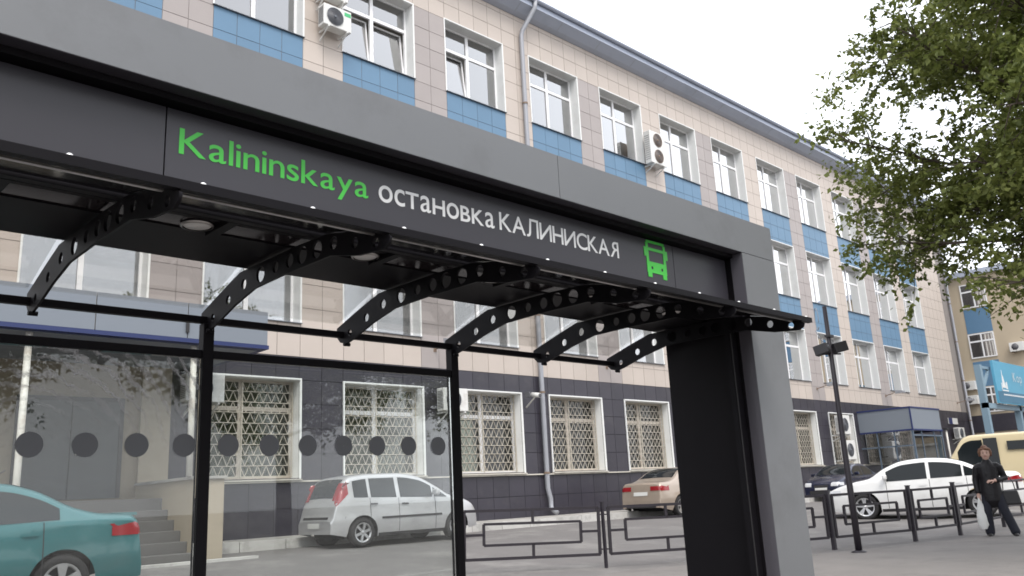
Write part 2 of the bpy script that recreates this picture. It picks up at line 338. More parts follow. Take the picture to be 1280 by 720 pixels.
# tiles: cells of the cladding grid, cut by openings and by the colour zones
def project(x, y, z):
    p = Vector((x, y, z)); d = p.dot(fw); return (640+FPX*p.dot(rt)/d, 360-FPX*p.dot(up)/d) if d > .1 else (9999, 9999)
cells = []
rowz = [BAND+.61*i for i in range(30)]
def cut(z0, z1):
    c = [z0]+[z for z in rowz if z0+.07 < z < z1-.07]+[z1]
    return list(zip(c, c[1:]))
for k in KS+[11]:
    cx = P0+PW*(k-1)
    for j in range(-2, 4):
        a = cx+j*TW; b = a+TW
        if b > X1-.01: b = X1
        if b-a < .1 or a < X0-.01: continue
        if j < 0:                              # pier
            grey = (k % 2 == 1) and k <= 10
            for z0, z1 in cut(BAND, STOREYS[2][1]): cells.append(('grey' if grey else 'beige', a, b, z0, z1))
            for z0, z1 in cut(STOREYS[2][1], ZTOP): cells.append(('beige', a, b, z0, z1))
        elif k == 11:
            for z0, z1 in cut(BAND, ZTOP): cells.append(('beige', a, b, z0, z1))
        else:
            for s, (z0_, z1_) in enumerate(((BAND, STOREYS[0][0]), (STOREYS[0][1], STOREYS[1][0]), (STOREYS[1][1], STOREYS[2][0]), (STOREYS[2][1], ZTOP))):
                for z0, z1 in cut(z0_, z1_): cells.append(('blue' if s in (1, 2) else 'beige', a, b, z0, z1))
x = P0+PW*10+4*TW
while x < X1-.1:                                 # blank end bay
    x += 0; break
def area(c):
    m, a, b, z0, z1 = c; q = [project(a, D, z0), project(b, D, z0), project(b, D, z1), project(a, D, z1)]
    mx = sum(p[0] for p in q)/4; my = sum(p[1] for p in q)/4
    if not (-30 < mx < 1290 and -30 < my < 730): return 0
    above = my < .348*mx-46+6 if mx < 962 else True
    thru = (z1 < 5.9 and mx < 835)
    if not (above or thru): return 0
    if mx > 1040 and my < 300: return 0
    return abs(sum(q[i][0]*q[(i+1) % 4][1]-q[(i+1) % 4][0]*q[i][1] for i in range(4)))/2
cells.sort(key=lambda c: -area(c))
JT = .007; cache = {}
def tile_mesh(m, w, h, nm):
    key = (m, round(w, 3), round(h, 3))
    if key not in cache: cache[key] = MB().box(JT, w-JT, 0, .012, JT, h-JT).mesh(nm, M[m])
    return cache[key]
for c in cells[:300]:
    m, a, b, z0, z1 = c
    o = link('tile', tile_mesh(m, b-a, z1-z0, 'tile'), bld, (a, D+random.uniform(-.002, .002), z0))
for m in ('beige', 'grey', 'blue'):
    mb = MB()
    for c in cells[300:]:
        if c[0] == m: mb.box(c[1]+JT, c[2]-JT, D, D+.012, c[3]+JT, c[4]-JT)
    tag(mb.build(m+'_tile_cladding', M[m], bld), kind='stuff')
# dark plinth tiles
pc = []
prow = [BASE, -.02, LEDGE-.04, 1.22, 1.80, 2.38, 2.95, BAND]
ncol = int((X1-7.30)/TW)+1
for i in range(ncol):
    a = 7.90-TW+i*TW; b = min(a+TW, X1)
    if b-a < .1: continue
    for z0, z1 in zip(prow, prow[1:]):
        mz = (z0+z1)/2
        if any(g[1]-.01 < (a+b)/2 < g[2]+.01 and g[3] < mz < g[4] for g in gopen): continue
        pc.append((a, b, z0, z1))
def parea(c):
    a, b, z0, z1 = c; q = [project(a, D, z0), project(b, D, z0), project(b, D, z1), project(a, D, z1)]
    mx = sum(p[0] for p in q)/4
    if not (200 < mx < 835 or 995 < mx < 1230): return 0
    return abs(sum(q[i][0]*q[(i+1) % 4][1]-q[(i+1) % 4][0]*q[i][1] for i in range(4)))/2
pc.sort(key=lambda c: -parea(c))
for a, b, z0, z1 in pc[:170]: link('plinth_tile', tile_mesh('plinth', b-a, z1-z0, 'plinth_tile'), bld, (a, D+.001, z0))
mb = MB()
for a, b, z0, z1 in pc[170:]: mb.box(a+JT, b-JT, D+.001, D+.013, z0+JT, z1-JT)
tag(mb.build('plinth_tile_cladding', M['plinth'], bld), kind='stuff')
MB().box(7.28, X1, D-.06, D+.012, LEDGE-.035, LEDGE).build('ledge', M['ledge'], bld)

# windows -----------------------------------------------------------------
def frame_bars(mb, w, h, y0, y1, mx=.49, tz=.68, t=.07):
    mb.box(0, t, y0, y1, 0, h); mb.box(w-t, w, y0, y1, 0, h); mb.box(t, w-t, y0, y1, 0, t); mb.box(t, w-t, y0, y1, h-t, h)
    mb.box(w*mx-.055, w*mx+.055, y0-.004, y1+.004, t, h-t)
    mb.box(t, w*mx-.055, y0, y1, h*tz-.05, h*tz+.05); mb.box(w*mx+.055, w-t, y0, y1, h*tz-.05, h*tz+.05)
wcache = {}
def window_meshes(h):
    if h in wcache: return wcache[h]
    w = OW; d = {}
    mb = MB(); frame_bars(mb, w, h, RD, RD+.07); d['window'] = mb.mesh('window', M['pvc'])
    mb = MB(); t = .03                              # metal lining of the opening with its flange on the wall face
    mb.box(0, .012, -.012, RD, 0, h); mb.box(w-.012, w, -.012, RD, 0, h); mb.box(.012, w-.012, -.012, RD, h-.012, h)
    mb.box(-t, 0, -.02, -.004, -.01, h+t); mb.box(w, w+t, -.02, -.004, -.01, h+t); mb.box(0, w, -.02, -.004, h, h+t)
    d['reveal'] = mb.mesh('reveal', M['reveal'])
    d['sill'] = MB().prism([(-.06, -.012), (-.06, -.03), (RD, .018), (RD, .036)], 'x', -.03, w+.03).mesh('window_sill', M['sill'])
    tz, mx = h*.68, w*.49
    for nm, (a, b, c, e) in {'p0': (.07, mx-.055, .07, tz-.05), 'p1': (mx+.055, w-.07, .07, tz-.05), 'p2': (.07, mx-.055, tz+.05, h-.07), 'p3': (mx+.055, w-.07, tz+.05, h-.07)}.items():
        d[nm] = MB().box(a, b, RD+.03, RD+.036, c, e).mesh('pane', M['pane'])
    wcache[h] = d; return d
ccache = {}
def curtain_mesh(w, h):
    key = (round(w, 2), round(h, 2))
    if key not in ccache:
        n = max(8, int(w*26)); P = [[(w*i/n, .025*math.sin(i*1.35)+.012*math.sin(i*.61), z) for z in (0, h)] for i in range(n+1)]
        ccache[key] = MB().grid(P).mesh('curtain', M['curtain'])
    return ccache[key]
for k, s, a, b, z0, z1 in openings:
    d = window_meshes(round(z1-z0, 3))
    w = link('window', d['window'], bld, (a, D, z0))
    link('reveal', d['reveal'], w); link('window_sill', d['sill'], w)
    for nm in ('p0', 'p1', 'p2', 'p3'):
        if s == 2 and nm in {0: ('p0', 'p1'), 1: ('p0',)}.get(k, ()):             # sash tilted inwards
            h_ = z1-z0; aa, bb_ = (.07, OW*.49-.055) if nm == 'p0' else (OW*.49+.055, OW-.07); cc_, ee = .07, h_*.68-.05; W_, H_ = bb_-aa, ee-cc_; t_ = .055
            sa = MB().box(0, t_, 0, .05, 0, H_).box(W_-t_, W_, 0, .05, 0, H_).box(t_, W_-t_, 0, .05, 0, t_).box(t_, W_-t_, 0, .05, H_-t_, H_).build('tilted_sash', M['pvc'], w, (aa, RD+.03, cc_))
            sa.rotation_euler = (R(-6), 0, 0)
            pn = MB().box(t_, W_-t_, .02, .026, t_, H_-t_).mesh('pane', M['pane']); q_ = link('pane', pn, w, (aa, RD+.03, cc_)); q_.rotation_euler = (R(-6), 0, 0)
        else: link('pane', d[nm], w)
    rs = random.Random(k*10+s)
    if rs.random() < .85:
        cw = OW*rs.choice([.25, .35, .5, .35]); side = rs.random() < .3
        link('curtain', curtain_mesh(cw, z1-z0-.1), w, (0.05 if side else OW-cw-.05, RD+.30, .05))
    if rs.random() < .55: link('curtain', curtain_mesh(OW*.25, z1-z0-.1), w, (.05, RD+.33, .05))
# ground floor windows: old frames behind zigzag bars
mb = MB(); gh = GW[1]-GW[0]; frame_bars(mb, OW, gh, RD, RD+.08, .46, .70, .075); gframe = mb.mesh('window', M['oldframe'])
mb = MB(); frame_bars(mb, OW, gh, RD, RD+.08, .46, .70, .075); gframe_w = mb.mesh('window', M['pvc'])
mb = MB(); t = .035
mb.box(0, .012, -.03, RD, 0, gh); mb.box(OW-.012, OW, -.03, RD, 0, gh); mb.box(.012, OW-.012, -.03, RD, gh-.012, gh)
mb.box(-t, 0, -.045, -.004, -.02, gh+t); mb.box(OW, OW+t, -.045, -.004, -.02, gh+t); mb.box(0, OW, -.045, -.004, gh, gh+t)
grev = mb.mesh('reveal', M['reveal'])
gsill = MB().prism([(-.10, -.055), (-.10, -.03), (RD, .02), (RD, -.055)], 'x', -.04, OW+.04).mesh('window_sill', M['ledge'])
gp = [MB().box(a, b, RD+.03, RD+.036, c, e).mesh('pane', M['paneg']) for a, b, c, e in ((.075, OW*.46-.055, .075, gh*.7-.05), (OW*.46+.055, OW-.075, .075, gh*.7-.05), (.075, OW*.46-.055, gh*.7+.05, gh-.075), (OW*.46+.055, OW-.075, gh*.7+.05, gh-.075))]
mb = MB(); yb = RD-.10; bw = .013
nr = 9; rh = (gh-.12)/nr; nz = 11; zw = (OW-.12)/nz
for x in (.05, OW*.46, OW-.05): mb.bar((x, yb, .03), (x, yb, gh-.03), .025)
for i in range(nr+1): mb.bar((.05, yb-.008, .06+i*rh), (OW-.05, yb-.008, .06+i*rh), .016)
for i in range(nr):
    z = .06+i*rh
    for j in range(nz):
        x = .06+j*zw
        mb.bar((x, yb+.008, z+rh), (x+zw/2, yb+.008, z), bw); mb.bar((x+zw/2, yb+.008, z), (x+zw, yb+.008, z+rh), bw)
ggrille = mb.mesh('window_grille', M['grille'])
for k, a, b, z0, z1 in gopen:
    w = link('window', gframe_w if k in (0, 1) else gframe, bld, (a, D, z0))
    link('reveal', grev, w); link('window_sill', gsill, w); link('window_grille', ggrille, w)
    for me in gp: link('pane', me, w)
    rs = random.Random(k+77)
    link('curtain', curtain_mesh(OW*rs.choice([.55, .7, .45]), gh-.1), w, (.05+rs.random()*.3, RD+.32, .05))
# lit ceiling tubes inside the top storey rooms
for k in (-1, 0, 1, 2, 3, 4):
    x = CX[k]+.8
    MB().box(x, x+1.3, D+1.5, D+1.62, 15.18, 15.24).box(x, x+1.3, D+1.8, D+1.92, 15.18, 15.24).box(x, x+1.3, D+3.0, D+3.12, 15.18, 15.24).build('ceiling_tube', M['roomlamp'], bld)
# eaves and roof
mb = MB().prism([(D+.02, ZTOP), (D-.02, ZTOP), (D-.20, ZTOP+.05), (D-.50, ZTOP+.22), (D-.53, ZTOP+.23), (D-.53, ZTOP+.46), (D-.46, ZTOP+.49), (D+7, ZTOP+2.3), (D+14, ZTOP+.4), (D+14, ZTOP)], 'x', X0-.4, X1+.35)
roof = mb.build('roof', M['roofmetal'], bld)
prof = [(D-.60+.085*math.cos(a), ZTOP+.50+.085*math.sin(a)) for a in np.linspace(math.pi, 2*math.pi, 9)]
prof += [(y+.0, z+.012) for y, z in [(D-.60+.072*math.cos(a), ZTOP+.50+.072*math.sin(a)) for a in np.linspace(2*math.pi, math.pi, 9)]]
MB().prism(prof, 'x', X0-.4, X1+.35).build('gutter', M['roofmetal'], roof)
sm_ = MB().prism([(D-.20, ZTOP+.045), (D-.50, ZTOP+.215), (D-.50, ZTOP+.225), (D-.20, ZTOP+.055)], 'x', 0, .012).mesh('soffit_seam', M['pipe'])
for i in range(30):
    if X0+i*2.06 < X1: link('soffit_seam', sm_, roof, (X0+i*2.06, 0, 0))
# downpipes
def downpipe(x, zb, elbow):
    pts = [(x+.28, D-.60, ZTOP+.46), (x+.26, D-.58, ZTOP+.2), (x+.04, D-.14, ZTOP-.55), (x, D-.11, ZTOP-.75), (x, D-.11, zb+.75), (x+.06, D-.14, zb+.45), (x+.06, D-.14, zb+.18), (x+.1, D-.35, zb+.02)] if elbow else [(x, D-.60, ZTOP+.44), (x, D-.12, ZTOP-.6), (x, D-.12, zb+.2), (x, D-.4, zb+.02)]
    o = MB().tube(pts, .075, 12).build('downpipe', M['pipe'], bld)
    for z in np.arange(zb+1.2, ZTOP-1, 2.4): MB().lathe([(.092, -.03), (.092, .03)], (x, D-.11, z), n=12).build('pipe_clamp', M['rust'], o)
downpipe(18.60, -.58, True); downpipe(55.60, -.58, False)

# pavement along the facade with its kerb
mb = MB().box(X0-20, 40.0, 16.25, D+.02, -1.2, -.62).box(40.0, 62, 16.25, D+.02, -1.2, -.62)
fp = tag(mb.build('facade_pavement', M['concrete']), kind='structure')
ks = MB().box(.008, .992, 0, .16, -.5, .012).mesh('kerb_stone', M['kerb'])
for i in range(62):
    x = -4+i
    if 3.0 < x+.5 < 6.6: continue
    link('kerb_stone', ks, fp, (x, 16.09, -.62+random.uniform(-.01, .01)))

# ------------------------------------------------------------------ porch at the side entrance
po = empty('entrance_porch', (5.0, 16.5, -.8), 0, 'beige clad entrance porch with steps, dark steel door and side wall', 'porch')
def rel(o, p): o.location = Vector(o.location)-Vector(p.location); return o
def pb(mb, name, m, parent, root=None, bevel=0):
    """build at world coordinates under an Empty"""
    r = root or parent; l = Vector(r.location) if r.parent is None else Vector(r.parent.location)
    mb.v = [(v[0]-l.x, v[1]-l.y, v[2]-l.z) for v in mb.v]; return mb.build(name, m, parent, None, bevel)
pb(MB().box(X0, 6.65, D-.05, D+.012, .30, 3.52), 'cladding', M['porch'], po)
pb(MB().box(6.65, 7.26, D-.14, D+.012, -.7, 3.52), 'pilaster', M['porchl'], po)
pb(MB().box(2.75, 3.55, D-.14, D-.052, .3, 3.52), 'pilaster', M['porchl'], po)
dr = pb(MB().box(4.45, 6.25, D-.085, D-.052, .36, 2.25), 'door', M['steeldoor'], po)
pb(MB().box(4.37, 4.45, D-.10, D-.052, .36, 2.33).box(6.25, 6.33, D-.10, D-.052, .36, 2.33).box(4.45, 6.25, D-.10, D-.052, 2.25, 2.33), 'door_frame', M['plastic'], po)
pb(MB().box(5.34, 5.36, D-.092, D-.086, .36, 2.25), 'door_gap', M['black'], dr, po)
pb(MB().bar((5.45, D-.14, 1.2), (5.45, D-.14, 1.5), .03).bar((5.45, D-.14, 1.2), (5.45, D-.085, 1.2), .02).bar((5.45, D-.14, 1.5), (5.45, D-.085, 1.5), .02), 'handle', M['alu'], dr, po)
pb(MB().box(6.62, 7.18, 15.10, D-.15, -.95, .58), 'side_wall', M['porchl'], po)
pb(MB().box(6.58, 7.22, 15.05, D-.15, .58, .63), 'coping', M['concrete'], po)
pb(MB().box(3.1, 3.5, 15.10, D-.15, -.95, .58), 'side_wall', M['porchl'], po)
pb(MB().box(3.5, 6.62, 16.5, D-.052, -.9, .30), 'landing', M['step'], po)
for i in range(5): pb(MB().box(3.5, 6.62, 15.0+i*.30, 15.0+(i+1)*.30, -1.0, -.68+i*.19), 'step', M['step'], po, bevel=.012)
pb(MB().box(3.0, 7.6, 14.55, 14.75, -1.0, -.80), 'kerb_edge', M['kerb'], po)

en = empty('entrance_canopy', (5.0, 15.0, 3.0), 0, 'pale grey box canopy with blue stripe over the porch on white posts', 'canopy')
for i in range(6):
    a = 7.94-1.6*(i+1); pb(MB().box(a+.008, a+1.592, 15.0, 15.03, 3.10, 3.76), 'fascia_panel', M['canopyp'], en)
pb(MB().box(7.91, 7.94, 15.032, D-.02, 3.10, 3.76), 'fascia_panel', M['canopyp'], en)
pb(MB().box(-1.7, 7.905, 15.032, D-.02, 3.12, 3.72), 'core', M['porchl'], en)
pb(MB().box(-1.7, 7.96, 14.985, D-.02, 3.02, 3.095), 'blue_stripe', M['bluetrim'], en)
pb(MB().box(-1.6, 7.80, 15.15, D-.02, 3.004, 3.018), 'soffit', M['canopyp'], en)
for x in (3.80, 6.56): pb(MB().tube([(x, 15.2, -.95 if x < 4 else .63), (x, 15.2, 3.0)], .055, 14), 'post', M['postw'], en)
pb(MB().box(6.3, 6.36, 14.97, 14.985, 3.2, 3.5), 'bracket', M['plastic'], en)

# glazed vestibule further along the facade
ve = empty('glazed_vestibule', (42.2, 16.7, -.6), 0, 'glazed entrance vestibule with blue frames and grey fascia', 'vestibule')
VX0, VX1, VY = 40.4, 43.95, 15.5
for nm, q in (('fascia_panel', (VX0, VX0+.03, VY+.03, D-.02)), ('fascia_panel', (VX0, VX1, VY, VY+.028)), ('fascia_panel', (VX1-.03, VX1, VY+.03, D-.02))):
    pb(MB().box(*q, 2.07, 3.02), nm, M['canopyp'], ve)
mb = MB()
for z in (2.0, 3.02): mb.box(VX0-.03, VX1+.03, VY-.03, VY+.05, z, z+.07).box(VX0-.03, VX0+.05, VY+.05, D-.02, z, z+.07).box(VX1-.05, VX1+.03, VY+.05, D-.02, z, z+.07)
mb.box(VX0-.025, VX0+.03, VY-.025, VY+.03, 2.07, 3.02)
pb(mb, 'blue_edge', M['bluetrim'], ve)
pb(MB().box(VX0+.05, VX1-.05, VY+.05, D-.02, 2.1, 2.2), 'roof', M['canopyp'], ve)
for x in (VX0, VX1-.08): pb(MB().box(x, x+.08, VY, VY+.08, -.65, 2.0), 'corner_post', M['vestframe'], ve)
mb = MB()
for y in (16.35, 17.15): mb.box(VX0+.01, VX0+.06, y, y+.06, -.6, 2.0)
mb.box(VX0+.01, VX0+.06, VY+.08, D, .1, .17).box(VX0+.01, VX0+.06, VY+.08, D, 1.3, 1.36)
mb.box(VX0+.08, VX1-.08, VY+.01, VY+.06, 1.75, 1.82).box(41.4, 41.46, VY+.01, VY+.06, -.6, 2.0).box(42.9, 42.96, VY+.01, VY+.06, -.6, 2.0)
pb(mb, 'glazing_bars', M['vestframe'], ve)
for y0, y1 in ((VY+.08, 16.35), (16.41, 17.15), (17.21, D-.03)): pb(MB().box(VX0+.03, VX0+.036, y0, y1, .17, 2.0), 'pane', M['pane'], ve); pb(MB().box(VX0+.028, VX0+.04, y0, y1, -.6, .1), 'lower_panel', M['bluebin'], ve)
for x0, x1 in ((VX0+.08, 41.4), (41.46, 42.9), (42.96, VX1-.08)): pb(MB().box(x0, x1, VY+.03, VY+.036, -.55, 1.75), 'pane', M['paneg'], ve)
for xa_, xb_ in ((40.5, 41.39), (41.47, 42.17), (42.19, 42.89), (42.97, 43.86)): pb(MB().box(xa_, xb_, VY+.045, VY+.06, -.58, 1.74), 'door_leaf', M['vestblue'], ve)
pb(MB().tube([(VX1+.25, VY-.1, -.62), (VX1+.25, VY-.1, 2.1)], .045, 10), 'post', M['postw'], ve)
pb(MB().box(VX1+.15, VX1+.4, VY-.2, VY+.0, 2.05, 2.15), 'lamp_head', M['plastic'], ve)

# air conditioners -----------------------------------------------------------
def ac(x0, w, h, zb, y0=D-.48, label='', fans=1, sticker=False, dep=.30):
    r = empty('air_conditioner', (x0+w/2, D, zb), 0, label, 'air conditioner', 'outdoor units on the facade')
    y1 = y0+dep
    c = pb(MB().box(x0, x0+w, y0, y1, zb, zb+h), 'casing', M['acwhite'], r, bevel=.02)
    for i in range(fans):
        fh = h/fans; cz = zb+fh*(i+.5); cxx = x0+(w*.40 if fans == 1 else w*.5); rad = min(fh, w*.8)*.40
        g = pb(MB().lathe([(0.001, -.012), (rad, -.012), (rad, .0)], (cxx, y0, cz), 'y', 24), 'fan_opening', M['acdark'], r)
        mb = MB().lathe([(rad*1.04, -.02), (rad*1.0, -.03), (rad*.95, -.02)], (cxx, y0, cz), 'y', 24)
        for q in (.25, .45, .65, .82): mb.lathe([(rad*q+.007, -.02), (rad*q, -.028), (rad*q-.007, -.02)], (cxx, y0, cz), 'y', 20)
        mb.lathe([(.001, -.03), (rad*.16, -.03), (rad*.16, -.012)], (cxx, y0, cz), 'y', 12)
        pb(mb, 'fan_guard', M['sill'] if fans == 1 else M['rust'], r)
    mb = MB()
    for i in range(12): z = zb+h*(.12+.065*i); mb.box(x0-.006, x0-.0005, y0+.04, y1-.04, z, z+.018)
    pb(mb, 'side_louvre', M['acdark'], r)
    if sticker: pb(MB().box(x0+w*.74, x0+w*.97, y0-.006, y0-.002, zb+h*.72, zb+h*.90), 'sticker', M['acgreen'], r)
    for s in (.15, .82): pb(MB().box(x0+w*s, x0+w*s+.04, y0-.02, D-.005, zb-.045, zb-.004).bar((x0+w*s+.02, y0+.03, zb-.045), (x0+w*s+.02, D-.02, zb-.28), .03), 'bracket', M['acwhite'], r)
    pb(MB().tube([(x0+w-.05, y1, zb+.12), (x0+w+.04, D-.06, zb+.1), (x0+w+.06, D-.05, zb+.5), (x0+w+.05, D+.0, zb+.62)], .02, 8), 'pipe', M['plastic'], r)
    return r
ac(10.72, .86, .62, 12.42, label='white air conditioner with a green sticker on the beige pier', sticker=True)
ac(10.62, .86, .62, 13.30, label='white air conditioner hung just above the unit with the green sticker')
ac(24.95, .95, 1.32, 12.0, label='tall twin-fan air conditioner on the beige pier below the eaves', fans=2)
ac(7.42, .86, .60, 2.28, label='white air conditioner on dark plinth between porch pilaster and barred window')
ac(14.42, .86, .62, 2.30, label='white air conditioner between two barred windows beside the shelter post')
ac(37.3, .9, .85, 1.95, label='upper of two white air conditioners before a barred window', y0=D-.62)
ac(37.5, .9, .85, .82, label='lower of two white air conditioners before a barred window', y0=D-.62)
ac(52.3, .9, .62, 1.9, label='white air conditioner under the blue and white plate past the vestibule')

# small fixtures on the wall
def wallcam(x, z, label):
    r = empty('security_camera', (x, D-.1, z), 0, label, 'camera')
    pb(MB().bar((x, D-.002, z-.32), (x-.02, D-.45, z-.02), .03), 'arm', M['postw'], r)
    pb(MB().tube([(x-.02, D-.62, z-.02), (x-.02, D-.30, z+.04)], .07, 12), 'housing', M['acwhite'], r)
    pb(MB().tube([(x-.02, D-.64, z-.024), (x-.02, D-.615, z-.02)], .055, 12), 'lens', M['acdark'], r)
    pb(MB().box(x-.14, x-.05, D-.3, D-.12, z-.05, z+.12), 'spotlight', M['acdark'], r)
wallcam(17.98, 2.86, 'security camera on a short arm beside the grey downpipe')
def floodlight(x, z, label):
    r = empty('wall_floodlight', (x, D, z), 0, label, 'floodlight', 'floodlights under the second storey windows')
    pb(MB().bar((x, D-.002, z), (x, D-.55, z+.12), .03).box(x-.05, x+.05, D-.014, D-.004, z-.06, z+.06), 'arm', M['rust'], r)
    pb(MB().prism([(D-.95, z+.06), (D-.55, z+.04), (D-.55, z+.22), (D-.95, z+.16)], 'x', x-.14, x+.14), 'head', M['pipe'], r)
    pb(MB().quad((x-.12, D-.93, z+.052), (x+.12, D-.93, z+.052), (x+.12, D-.57, z+.034), (x-.12, D-.57, z+.034)), 'glass_face', M['lens'], r)
for x, nm in ((14.55, 'above the wall air conditioner'), (21.9, 'on the grey pier past the downpipe'), (36.7, 'on the grey pier behind the camera pole'), (44.1, 'on the grey pier over the vestibule'), (54.2, 'on the blank end bay')):
    floodlight(x, 4.02, 'small wall floodlight on an arm '+nm)
r = empty('name_plate', (52.9, D, 2.9), 0, 'blue and white plate on dark plinth at the end of the office building', 'plate')
pb(MB().box(52.2, 53.6, D-.06, D-.012, 2.75, 3.1), 'panel', M['plate'], r); pb(MB().box(52.2, 52.75, D-.066, D-.0605, 2.75, 3.1), 'blue_end', M['bluetrim'], r)

# ------------------------------------------------------------------ wing at the end of the yard, low wall, billboard
wg = empty('office_wing', (58, 12, -1), 0, 'ochre office wing standing square to the main building, with blue panels', 'building')
WX = 58.0; pb(MB().box(WX, WX+12, -6, 19.2, -1.2, 12.2), 'wall', M['wingw'], wg)
pb(MB().box(WX-.25, WX+12, -6.2, 19.2, 12.2, 12.55), 'roof', M['roofmetal'], wg)
pb(MB().box(WX-.03, WX-.002, -6, 19.2, 2.35, 3.4), 'dark_band', M['plinth'], wg)
wp = [MB().box(-.03, -.024, a, b, c, d).mesh('pane', M['pane']) for a, b, c, d in ((.07, .70, .07, 1.0), (.78, 1.43, .07, 1.0), (.07, .70, 1.1, 1.48), (.78, 1.43, 1.1, 1.48))]
mb = MB().box(-.06, .0, 0, .07, 0, 1.55).box(-.06, 0, 1.43, 1.5, 0, 1.55).box(-.06, 0, .07, 1.43, 0, .07).box(-.06, 0, .07, 1.43, 1.48, 1.55).box(-.064, 0, .70, .78, .07, 1.48).box(-.06, 0, .07, .70, 1.0, 1.1).box(-.06, 0, .78, 1.43, 1.0, 1.1)
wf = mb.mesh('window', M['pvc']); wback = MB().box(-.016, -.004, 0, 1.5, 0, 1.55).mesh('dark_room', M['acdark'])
for c in range(5):
    y = 16.42-c*3.6
    for z in (3.55, 6.93, 10.15):
        w = link('window', wf, wg, Vector((WX-.002, y, z))-wg.location)
        for me in wp: link('pane', me, w)
        link('dark_room', wback, w)
        link('curtain', curtain_mesh(.5, 1.4), w, (-.018, .1, .05)).rotation_euler = (0, 0, R(90))
    for z in (5.15, 8.52): pb(MB().box(WX-.02, WX-.002, y, y+1.5, z, z+1.56), 'blue_panel', M['wingb'], wg)
for (y, z) in ((15.2, 7.0), (18.3, 4.1), (18.3, 5.0)):
    r = empty('air_conditioner', (WX, y, z), 0, {7.0: 'small white air conditioner beside a window on the ochre wing', 4.1: 'lower of two grey boxes by the corner downpipe of the wing', 5.0: 'upper of two grey boxes by the corner downpipe of the wing'}[z], 'air conditioner')
    pb(MB().box(WX-.42, WX-.08, y-.4, y+.4, z, z+.55), 'casing', M['acwhite'], r, bevel=.02)
    pb(MB().lathe([(.001, -.01), (.2, -.01), (.2, 0)], (WX-.42, y+.08, z+.28), 'x', 16), 'fan_opening', M['acdark'], r)
    pb(MB().box(WX-.4, WX-.002, y-.3, y-.26, z-.04, z-.003).box(WX-.4, WX-.002, y+.26, y+.3, z-.04, z-.003), 'bracket', M['rust'], r)
lw = empty('low_wall', (50, 16, -.9), 0, 'low white yard wall in front of the ochre wing', 'wall')
pb(MB().box(56.9, 57.1, 4, 17.9, -.9, 1.75), 'wall_body', M['postw'], lw); pb(MB().box(56.8, 57.2, 4, 17.9, 1.75, 1.9), 'coping', M['postw'], lw)
for y in (15.1, 13.2):
    r = empty('wall_lantern', (57, y, 1.9), 0, 'small dark lantern on the low white yard wall', 'lantern', 'lanterns on the yard wall')
    pb(MB().tube([(57, y, 1.9), (57, y, 2.3)], .04, 8), 'stem', M['plastic'], r); pb(MB().lathe([(.05, 2.3), (.2, 2.45), (.26, 2.8), (.2, 3.0), (.03, 3.15)], (57, y, 0), 'z', 10), 'lamp_glass', M['pipe'], r)
bb = empty('billboard', (51, 14, -.9), 0, 'light blue billboard with a white sail mark on blue steel posts', 'billboard')
BX0, BX1, BY = 48.3, 55.3, 14.0
pb(MB().box(BX0, BX1, BY, BY+.12, 3.37, 5.59), 'board', M['boardblue'], bb)
pb(MB().box(BX0+.04, BX1-.04, BY-.012, BY-.004, 3.42, 4.0), 'print_band', M['boarddark'], bb)
mb = MB().prism([(49.25, 4.2), (49.45, 5.15), (49.5, 4.2)], 'y', BY-.02, BY-.006).prism([(49.55, 4.2), (49.52, 4.85), (49.75, 4.2)], 'y', BY-.02, BY-.006)
mb.box(49.1, 49.18, BY-.02, BY-.006, 4.05, 4.45).box(49.8, 49.9, BY-.02, BY-.006, 4.15, 4.5).box(49.95, 50.03, BY-.02, BY-.006, 4.15, 4.55).box(49.1, 50.1, BY-.02, BY-.006, 4.03, 4.09)
pb(mb, 'sail_mark', M['white'], bb)
mb = MB()
rs = random.Random(3)
for x in np.arange(49.2, 54.6, .16): mb.box(x, x+.1, BY-.02, BY-.013, 3.80, 3.88)
tag(pb(mb, 'printed_line', M['white'], bb), kind='stuff')
for x in (46.9, 52.2): pb(MB().box(x, x+.32, BY+.2, BY+.5, -.95, 5.3 if x < 50 else 3.4), 'post', M['boardframe'], bb)
pb(MB().box(46.9, 55.3, BY+.2, BY+.45, 3.1, 3.36).bar((47.06, BY+.35, 5.2), (BX0+.2, BY+.3, 5.2), .14).bar((47.06, BY+.35, 3.9), (BX0+.2, BY+.3, 5.2), .12), 'truss', M['boardframe'], bb)

# ------------------------------------------------------------------ bus shelter
sh = empty('bus_shelter', (2.0, 3.4, -1.17), 0, 'dark bus shelter with grey portal frame, station sign, bracketed canopy and glass back', 'bus shelter')
Y0, Y1, YB, Y2 = 2.60, 3.03, 3.76, 4.20
XIN, XOUT = 5.31, 5.765; XL, XLI = -3.25, -2.80; ZT, ZI, ZS = 1.885, 1.625, 1.158
GZ = -1.17
# grey portal cladding: panels with hairline gaps
seams = [XL, -1.0, 3.39, XOUT]
for a, b in zip(seams, seams[1:]): pb(MB().box(a+.002, b-.002, Y1, Y1+.006, ZI, ZT), 'portal_panel', M['portal'], sh)
for a, b in ((XIN, XOUT), (XL, XLI)): pb(MB().box(a+.0, b, Y1, Y1+.006, GZ+.01, ZI-.004), 'portal_panel', M['portal'], sh)
pb(MB().box(XOUT-.006, XOUT, Y1+.0065, YB, GZ+.01, ZT), 'portal_panel', M['portal'], sh)
pb(MB().box(XL, XL+.006, Y1+.0065, YB, GZ+.01, ZT), 'portal_panel', M['portal'], sh)
pb(MB().box(XL+.01, XOUT-.01, Y1+.0065, YB, ZT-.006, ZT), 'portal_panel', M['portal'], sh)
pb(MB().box(XL+.01, XOUT-.01, YB-.006, YB, ZS+.05, ZT-.008), 'portal_panel', M['portal'], sh)
